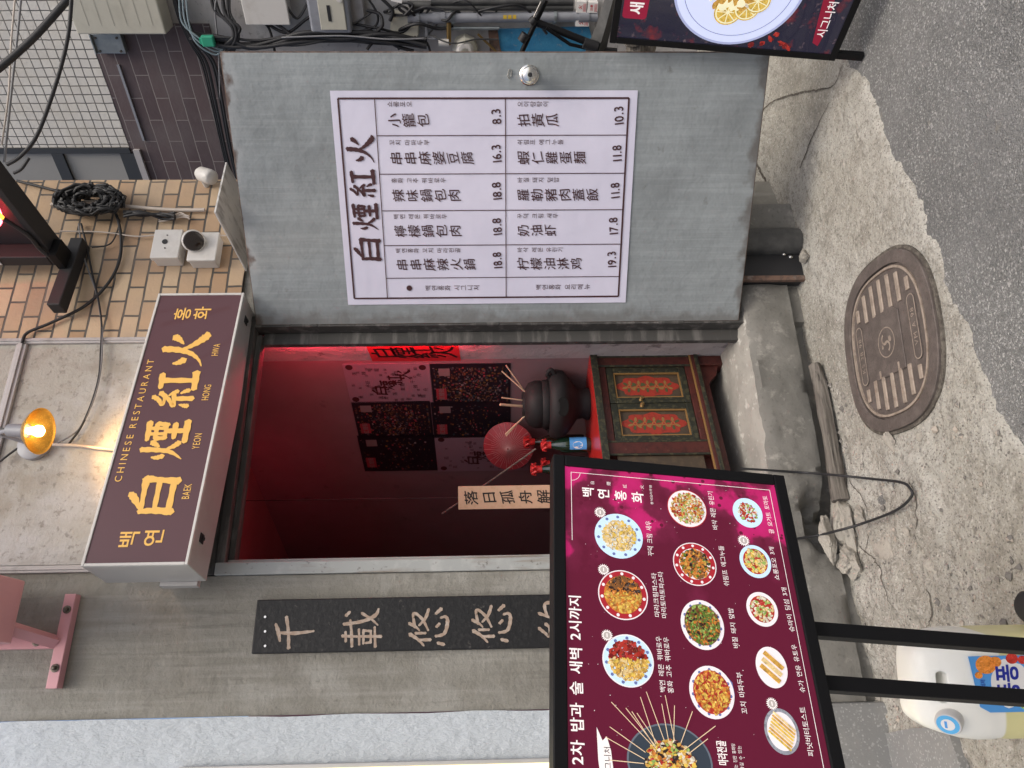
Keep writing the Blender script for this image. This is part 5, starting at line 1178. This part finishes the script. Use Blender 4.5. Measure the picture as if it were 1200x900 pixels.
# stand: two legs and a base
Hd = BP.ay; lg = []
for nm, a in (('leg', a733), ('leg', a797)):
    L_ = (BP.pt(a, 0).z-.03)/Hd.z; m = MB(); m.box((a-.0115, -L_, -.034), (a+.0115, -.0005, -.012)); m.build('leg', blackp, t, bevel=.002)
am = (a733+a797)/2; L_ = (BP.pt(am, 0).z-.015)/Hd.z
m = MB(); m.box((am-.2, -L_, -.22), (am+.2, -L_+.014, .18)); m.build('base_plate', blackp, t, bevel=.003)
gp = lambda x, y, z=.022: onZ(x, y, z)
o = MB().tube(spline([onY(868, 549, -.045), onY(900, 551, -.05), onY(945, 554, -.05), gp(982, 557, .085), gp(1020, 561, .03), gp(1055, 565, .04), gp(1066, 572, .042), gp(1068, 582, .042), gp(1050, 598, .044), gp(1015, 612, .05), gp(985, 621, .1), onY(960, 627, -.06), onY(930, 632, -.05)], 10), .0042, 8).build('power_cable', cablem, smooth=60)
tag(o, 'thin black power cable looping over the ground from the glowing board', 'cable')

# ------------------------------------------------------------------ second menu light board, at the edge of the alley
f0 = onZ(1013, 70, .0); wd = ray(990, 900-(-60)); wd = V((wd.x, wd.y, 0)).normalized()*-1
c_bl = ray(977, 70); 
QP0 = Plane((f0.x, f0.y, 0), wd, UPZ); hu = QP0.hit(715, 35)
QP = Plane((f0.x, f0.y, 0), wd, QP0.ay*1.0+QP0.ax*0+(-QP0.n)*.13)
a_bl, b_bl = QP.hit(978, 71); a_tl, b_tl = QP.hit(716, 36)
t = thing('menu_light_board', 'dark menu light board with a white plate of lemon chicken at the alley edge', 'menu board', QP.M)
x0, y0, y1 = a_bl, b_bl, b_tl; x1 = x0+.62
m = MB(); fr = .022
for q in (((x0, y0, -.03), (x1, y0+fr, .004)), ((x0, y1-fr, -.03), (x1, y1, .004)), ((x0, y0+fr+.0001, -.03), (x0+fr, y1-fr-.0001, .004)), ((x1-fr, y0+fr+.0001, -.03), (x1, y1-fr-.0001, .004))): m.box(*q)
m.build('frame', blackp, t, bevel=.002); MB().box((x0+.004, y0+.004, -.034), (x1-.004, y1-.004, -.0305)).build('back_panel', blackm, t)
navy = M('navy print', (.012, .012, .03), .25, layers=[('noise', 11, .55, .68, (.16, .015, .02), .8), ('noise', 26, .6, .7, (.3, .2, .2), .35)], emit=.4, coat=.5)
MB().rect(x0+fr-.001, y0+fr-.001, x1-fr+.001, y1-fr+.001, 0).build('printed_face', navy, t)
for xx in (x0+.014, x1-.014): MB().box((xx-.012, .004, -.024), (xx+.012, y0-.0005, -.004)).build('leg', blackp, t, bevel=.002)
def qpx(x, y): return QP.hit(x, y)
ca = qpx(868, -18); rad = abs(qpx(935, 8)[1]-qpx(800, 8)[1])/2*1.12
m = MB(); m.disc(*ca, rad*1.02, rad*1.02, .0006, 1, n=60); m.disc(*ca, rad*.98, rad*.98, .0008, 0, n=60); m.disc(*ca, rad*.86, rad*.86, .001, 2, n=60); m.disc(*ca, rad*.85, rad*.85, .0011, 0, n=60); m.build('plate_picture', [E('white plate print', (.55, .6, .8), .5), E('plate shade print', (.36, .4, .6), .4), pl_ink], t)
m = MB(); rs = random.Random(3)
for i, (x, y, r) in enumerate(((853, 17, .22), (875, 13, .2), (888, 4, .2))):
    a, b = qpx(x, y-3); R_ = rad*r
    m.disc(a, b, R_, R_, .0014+i*.0006, 0); m.disc(a, b, R_*.9, R_*.9, .0016+i*.0006, 1); m.disc(a, b, R_*.8, R_*.8, .0017+i*.0006, 0)
    for j in range(8): w_ = j*.785+i; m.line2((a, b), (a+R_*.8*math.cos(w_), b+R_*.8*math.sin(w_)), R_*.07, .0018+i*.0006+j*.00001, 1)
for i in range(90):
    w_ = rs.uniform(0, 6.28); q = math.sqrt(rs.uniform(0, 1))*rad*.42; m.disc(ca[0]+q*math.cos(w_), ca[1]+rad*.1+q*math.sin(w_), rad*rs.uniform(.04, .1), rad*rs.uniform(.03, .07), .0038+i*.00001, rs.choice((1, 2, 2, 3, 1)), rs.uniform(0, 3), 10, .2)
m.build('food_picture', [fd['yellow'], E('pale lemon print', (.8, .75, .5), .45), fd['gold'], fd['white']], t)
a0, b0 = qpx(757, 23); a1, b1 = qpx(734, -14)
m = MB(); m.quad(rr(a0, b0, a1, b1, .012), .0006); m.build('red_tab', E('red tab print', (.22, .012, .035), .5), t)
m = MB(); a, b = qpx(746, 9); write(m, '새', a, b, (b1-b0)*.62, .001, bold=.045)
a, b = qpx(966, 26); write(m, '시그니처', a+.01, b-.005, .034, .0012, bold=.02)
m.build('lettering', wh, t)
q = [qpx(*p) for p in ((952, 50), (958, 54), (967, 38), (974, 15), (981, -10), (968, -12), (960, 18))]; m = MB(); m.quad(q, .0007); m.build('brush_mark', E('red brush print', (.2, .012, .03), .5), t)
m = MB()
for i in range(60):
    x, y = rs.uniform(870, 925), rs.uniform(28, 62); a, b = qpx(x, y)
    if math.hypot(a-ca[0], b-ca[1]) < rad*1.08 or a < x0+fr+.01: continue
    m.disc(a, b, rs.uniform(.006, .018), rs.uniform(.004, .012), .0005+i*.000002, rs.choice((0, 0, 1)), rs.uniform(0, 3), 9, .3)
m.build('chilli_picture', [fd['dkred'], fd['red']], t)

# ------------------------------------------------------------------ manhole lid
mc = onZ(1045, 401, 0); e0, e1 = onZ(1032, 303, 0), onZ(1062, 500, 0); ax = (e0-e1).normalized()
Lh = (e0-e1).length/2; wv = (onZ(1100, 397, 0)-onZ(991, 405, 0)); ay = V((-ax.y, ax.x, 0)); Wh = abs(wv.dot(ay))/2
t = thing('manhole_lid', 'rusty cast iron manhole lid set in the broken concrete pavement', 'manhole lid', Matrix(((ax.x, ay.x, 0, mc.x), (ax.y, ay.y, 0, mc.y), (0, 0, 1, .004), (0, 0, 0, 1))))
def stad(hl, hw, n=18, p=2.6):
    o = []
    for i in range(4*n):
        a = 2*math.pi*i/(4*n); c, s = math.cos(a), math.sin(a)
        o.append((hl*math.copysign(abs(c)**(2/p), c), hw*math.copysign(abs(s)**(2/p), s)))
    return o
m = MB()
def ringp(hl0, hw0, hl1, hw1, z0, z1, mi=0):
    o, i_ = stad(hl0, hw0), stad(hl1, hw1); n = len(o)
    m.add([(*p, z1) for p in o]+[(*p, z1) for p in i_]+[(*p, z0) for p in o]+[(*p, z0) for p in i_],
          [(k, (k+1) % n, n+(k+1) % n, n+k) for k in range(n)]+[(2*n+k, 2*n+(k+1) % n, (k+1) % n, k) for k in range(n)]+[(n+k, n+(k+1) % n, 3*n+(k+1) % n, 3*n+k) for k in range(n)], mi)
ringp(Lh, Wh, Lh*.86, Wh*.84, -.03, .016); m.build('rim', iron, t, bevel=.002)
m = MB(); m.prism(stad(Lh*.855, Wh*.835), -.03, .008); m.build('cover', iron, t)
m = MB(); ringp(Lh*.835, Wh*.81, Lh*.81, Wh*.78, .008, .0135); m.build('raised_line', ironlit, t)
m = MB(); hw = Wh*.74
for k in range(7):
    y = hw*(-.78+.26*k); xm = Lh*.76*math.sqrt(max(0, 1-abs(y/(Wh*.8))**2.6))**1
    i0 = Lh*.36 if abs(y) < hw*.6 else Lh*.42
    for s in (1, -1):
        if xm > i0+.01 and abs(k-3) < 3.5: m.box((min(s*i0, s*xm), y-.009, .008), (max(s*i0, s*xm), y+.009, .0135)); m.build('rib_bar', ironlit, t, bevel=.002); m = MB()
m = MB(); m.prism([(-.105, -.085), (.08, -.085), (.105, -.05), (.105, .085), (-.105, .085)], .008, .0125); m.build('access_plate', iron, t, bevel=.002)
m = MB()
def ring2(cx, cy, r0, r1, z, mb, n=28, a0=0, a1=6.2832):
    for i in range(n):
        t0, t1 = a0+(a1-a0)*i/n, a0+(a1-a0)*(i+1)/n
        mb.quad([(cx+r0*math.cos(t0), cy+r0*math.sin(t0)), (cx+r1*math.cos(t0), cy+r1*math.sin(t0)), (cx+r1*math.cos(t1), cy+r1*math.sin(t1)), (cx+r0*math.cos(t1), cy+r0*math.sin(t1))], z)
ring2(0, .0, .045, .049, .0135, m); ring2(.012, .008, .012, .019, .0135, m, 16, .4, 3.8); ring2(-.014, -.002, .012, .019, .0136, m, 16, 3.5, 6.9); m.disc(.006, -.022, .01, .008, .0135, rot=.6); m.disc(-.01, .024, .007, .005, .0135)
for p in ((-.09, .06), (-.09, -.05)): m.box((p[0]-.012, p[1]-.004, .0126), (p[0]+.012, p[1]+.004, .0145))
m.build('emblem', ironlit, t)
for s, tx in ((-1, 'VM A 98'), (1, 'KS 3B 98')):
    yy = s*Wh*.60; m = MB(); q = rr(-.1, yy-.02, .1, yy+.02, .019); m.prism(q, .008, .0125); m.build('name_pad', iron, t)
    m = MB(); n = len(q); qi = rr(-.0965, yy-.0165, .0965, yy+.0165, .0155); m.add([(*p, .0132) for p in q]+[(*p, .0132) for p in qi], [(i, (i+1) % n, n+(i+1) % n, n+i) for i in range(n)])
    write(m, tx, 0, yy, .026, .0132, bold=.01, gap=.06, T=None); m.build('raised_lettering', ironlit, t)
m = MB(); ringp(Lh*1.04, Wh*1.05, Lh*1.003, Wh*1.003, -.03, .0078); m.build('gap_dirt', crackm, t)

# ------------------------------------------------------------------ timber, rubble, pipes at the step
A = V((1.135, -.075, .035)); B = V((.61, -.10, .045))
m = MB(); n = 26; vs = []; fs = []; k = 10; d = (B-A); q = V((-d.y, d.x, 0)).normalized()
for i in range(n+1):
    u = i/n; c = A+d*u+q*.01*math.sin(u*5)
    for j in range(k):
        a = 2*math.pi*j/k; r = .03*(1+.25*noise.noise(V((u*3, math.cos(a)*1.5, math.sin(a)*1.5)))+.1*noise.noise(V((u*14, j*2.1, 0))))*(1-.25*(1-u)); r2 = r*1.15
        vs.append(tuple(c+q*r*math.cos(a)+UPZ*r2*math.sin(a)*.9))
for i in range(n):
    for j in range(k): fs.append((i*k+j, i*k+(j+1) % k, (i+1)*k+(j+1) % k, (i+1)*k+j))
fs += [tuple(range(k-1, -1, -1)), tuple(range(n*k, n*k+k))]
m.add(vs, fs); tag(m.build('old_timber', oldwood, smooth=40), 'split grey length of old timber lying along the foot of the step', 'timber')
def chunk(x, y, r, seed, label, z=.02, rot=0):
    p = onZ(x, y, z); m = MB(); m.rock((0, 0, 0), r, seed); o = m.build('concrete_chunk', rubble_m, mat=Matrix.Translation((p.x, min(p.y, -.06), z)) @ Matrix.Rotation(rot, 4, 'Z')); return tag(o, label, 'concrete chunk', 'broken concrete at the foot of the step')
chunk(985, 618, (.15, .05, .05), 1.3, 'long slab of broken concrete lying in line with the timber end', .03, -.05)
chunk(992, 668, (.06, .055, .05), 2.1, 'knobbly pale concrete lump at the end of the broken slab', .03, .4)
chunk(955, 640, (.085, .022, .03), 3.4, 'narrow pale concrete splinter leaning against the step', .1, -.1)
chunk(1008, 604, (.045, .03, .022), 4.2, 'small flat concrete piece under the power cable', .014, .5)
chunk(1034, 640, (.085, .055, .018), 5.7, 'wide flat flake of concrete in front of the broken slab', .008, .9)
chunk(1092, 660, (.03, .035, .025), 6.2, 'fist sized concrete lump alone out on the pavement', .016, .2)
chunk(1042, 515, (.04, .03, .016), 7.5, 'low concrete lump beside the lower left end of the manhole', .01, .1)
chunk(1078, 512, (.015, .013, .012), 8.8, 'small round yellowish stone near the manhole', .014)
chunk(968, 668, (.035, .03, .03), 11.3, 'dark lump of concrete wedged in the hole under the step', .06, .7)
chunk(1018, 690, (.03, .02, .014), 12.1, 'flat chip of concrete between the broken slab and the board leg', .012, .3)
chunk(1060, 620, (.022, .02, .014), 13.6, 'small grey chip of concrete just outside the cable loop', .012, 1.1)
chunk(943, 300, (.03, .03, .03), 9.9, 'brown stone at the foot of the black pipes', .02, .3)
p = onY(905, 300, -.05)
t = thing('down_pipe', 'thick dark painted drain pipes at the wall behind the open door', 'pipe', loc=(1.50, -.03, 0))
m = MB(); m.box((.012, -.05, -.03), (.135, .02, .36)); m.build('backing', blackm, t, bevel=.01)
m = MB(); m.tube([(.175, -.06, .012), (.175, -.06, .05), (.175, -.06, .7)], [.052, .056, .056], 20); m.build('pipe', darkpipe, t, smooth=50)
m = MB(); m.box((.0, -.056, -.03), (.022, -.036, .5)); m.build('strip', rust_m, t, bevel=.003)
for z, r in ((.05, .009), (.075, .007)): m = MB(); m.lathe([(0, 0), (r, 0), (r, .006), (0, .01)], 10, T=Rt((.12-(.075-z)*.5, -.051, z), (0, -1, 0))); m.build('bolt', steel, t)
t = thing('kerb_block', 'brown cement block beside the dark drain pipes', 'block', loc=(1.735, -.05, 0)); m = MB(); m.box((.0, -.04, -.03), (.13, .045, .25)); m.build('block', step_m, t, bevel=.01)

# ------------------------------------------------------------------ plastic jug behind the board's legs
jp = atD(1200, 812, 1.6); jx = V((jp.x, jp.y, 0))+rt*.03
t = thing('plastic_jug', 'big milky plastic jug of yellow liquid with a blue fruit label', 'jug', Matrix.Translation(jx) @ Matrix.Rotation(-R(15), 4, 'Z') @ Matrix.Diagonal((.93, .93, 1, 1)))
def sup(hx, hy, z, p=4.5, n=48):
    o = []
    for i in range(n):
        a = 2*math.pi*i/n; c, s = math.cos(a), math.sin(a); o.append((hx*math.copysign(abs(c)**(2/p), c), hy*math.copysign(abs(s)**(2/p), s), z))
    return o
secs = [(.104, .084, .0), (.112, .092, .008), (.114, .094, .03), (.112, .092, .05), (.114, .094, .07), (.114, .094, .2), (.112, .092, .215), (.114, .094, .235), (.114, .093, .262), (.110, .088, .295), (.10, .074, .33), (.092, .06, .352), (.08, .046, .366), (.06, .03, .373)]
def loft(secs, n=48):
    vs = []; fs = []
    for s in secs: vs += sup(*s, n=n)
    for i in range(len(secs)-1):
        for j in range(n): fs.append((i*n+j, i*n+(j+1) % n, (i+1)*n+(j+1) % n, (i+1)*n+j))
    fs += [tuple(range(n-1, -1, -1)), tuple(range((len(secs)-1)*n, len(secs)*n))]; return vs, fs
m = MB(); m.add(*loft(secs)); body = m.build('body', jugm, t, smooth=60)
m = MB(); m.prism(rr(-.028, .322, .038, .34, .0085), -.2, .2, T=Matrix(((1, 0, 0, 0), (0, 0, -1, 0), (0, 1, 0, 0), (0, 0, 0, 1)))); cut = m.build('cut', jugm)
cut.matrix_world = t.matrix_world
bpy.context.view_layer.update()
md = body.modifiers.new('slot', 'BOOLEAN'); md.object = cut; md.operation = 'DIFFERENCE'; md.solver = 'EXACT'
bpy.context.view_layer.update()
me = bpy.data.meshes.new_from_object(body.evaluated_get(bpy.context.evaluated_depsgraph_get())); body.modifiers.clear(); body.data = me; me.name = 'body'
bpy.data.objects.remove(cut)
bv = body.modifiers.new('bevel', 'BEVEL'); bv.width = .006; bv.segments = 2; bv.limit_method = 'ANGLE'; bv.angle_limit = R(50)
m = MB(); T = Rt((-.062, -.066, .318), (-.3, -.72, .62)); m.lathe([(0, 0), (.026, 0), (.026, .022), (.024, .026), (0, .026)], 28, T=T); m.build('cap', white_pl, t, smooth=40)
m = MB(); m.disc(0, 0, .0215, .0215, .0265, T=T); m.build('cap_sticker', E('sky blue sticker', (.12, .42, .72), .05), t)
m = MB(); m.disc(0, 0, .013, .013, .027, T=T); m.build('cap_sticker_print', labelwhite, t); m = MB(); m.rect(-.008, .001, .008, .006, .0275, T=T); m.build('cap_lettering', labelblue, t)
TL = Matrix(((.8, 0, 0, .012), (0, 0, -1, -.0945), (0, 1, 0, .045), (0, 0, 0, 1)))
m = MB(); m.quad([(-.055, .225), (.078, .24), (.078, .03), (-.07, .03), (-.07, .205)], .0, 0, TL); m.build('label', labelblue, t)
m = MB(); q = [(.005+.062*math.cos(a)*(1+.08*math.sin(5*a)), .158+.04*math.sin(a)) for a in (2*math.pi*i/30 for i in range(30))]; m.quad(q, .0006, 0, TL)
m.rect(.045, .075, .076, .098, .0006, 0, TL); m.build('label_splash', labelwhite, t)
m = MB(); 
for (x, y, r, mi) in ((.055, .205, .024, 0), (.062, .185, .014, 0), (.07, .15, .014, 2), (.066, .128, .011, 2), (-.048, .13, .016, 1), (-.05, .128, .012, 3), (-.03, .118, .013, 4), (-.018, .112, .012, 4), (.028, .222, .009, 0), (-.006, .12, .01, 4)): m.disc(x, y, r, r*.9, .0009+.00004*mi, mi, T=TL)
m.build('label_fruit', [fd['orange'], fd['lgreen'], fd['red'], fd['white'], M('blueberry print', (.03, .04, .14), .4)], t)
m = MB(); write(m, '퐁퐁', .008, .164, .052, .0012, bold=.05, T=TL); write(m, '주방세제', -.005, .215, .012, .0012, bold=.02, T=TL); m.build('label_lettering', M('deep blue ink', (.02, .03, .3), .4), t)
m = MB(); m.rect(-.068, .032, .076, .094, .0005, 0, TL); m.build('label_band', M('royal blue band', (.06, .08, .36), .4), t)
m = MB(); write(m, '99.9% 안심', -.01, .062, .022, .0009, bold=.02, T=TL); m.build('band_lettering', labelwhite, t)
# round black rubber foot at the lower edge of the picture
bp = onZ(1206, 712, .02)
t = thing('rubber_cap', 'small round black rubber cap on the pavement near the plastic jug', 'rubber cap', loc=(bp.x, bp.y, 0))
m = MB(); m.lathe([(0, .0), (.036, .0), (.039, .006), (.037, .026), (.028, .036), (.015, .039), (0, .039)], 32); m.build('cap', blackm, t, smooth=50)
bpy.context.view_layer.update()
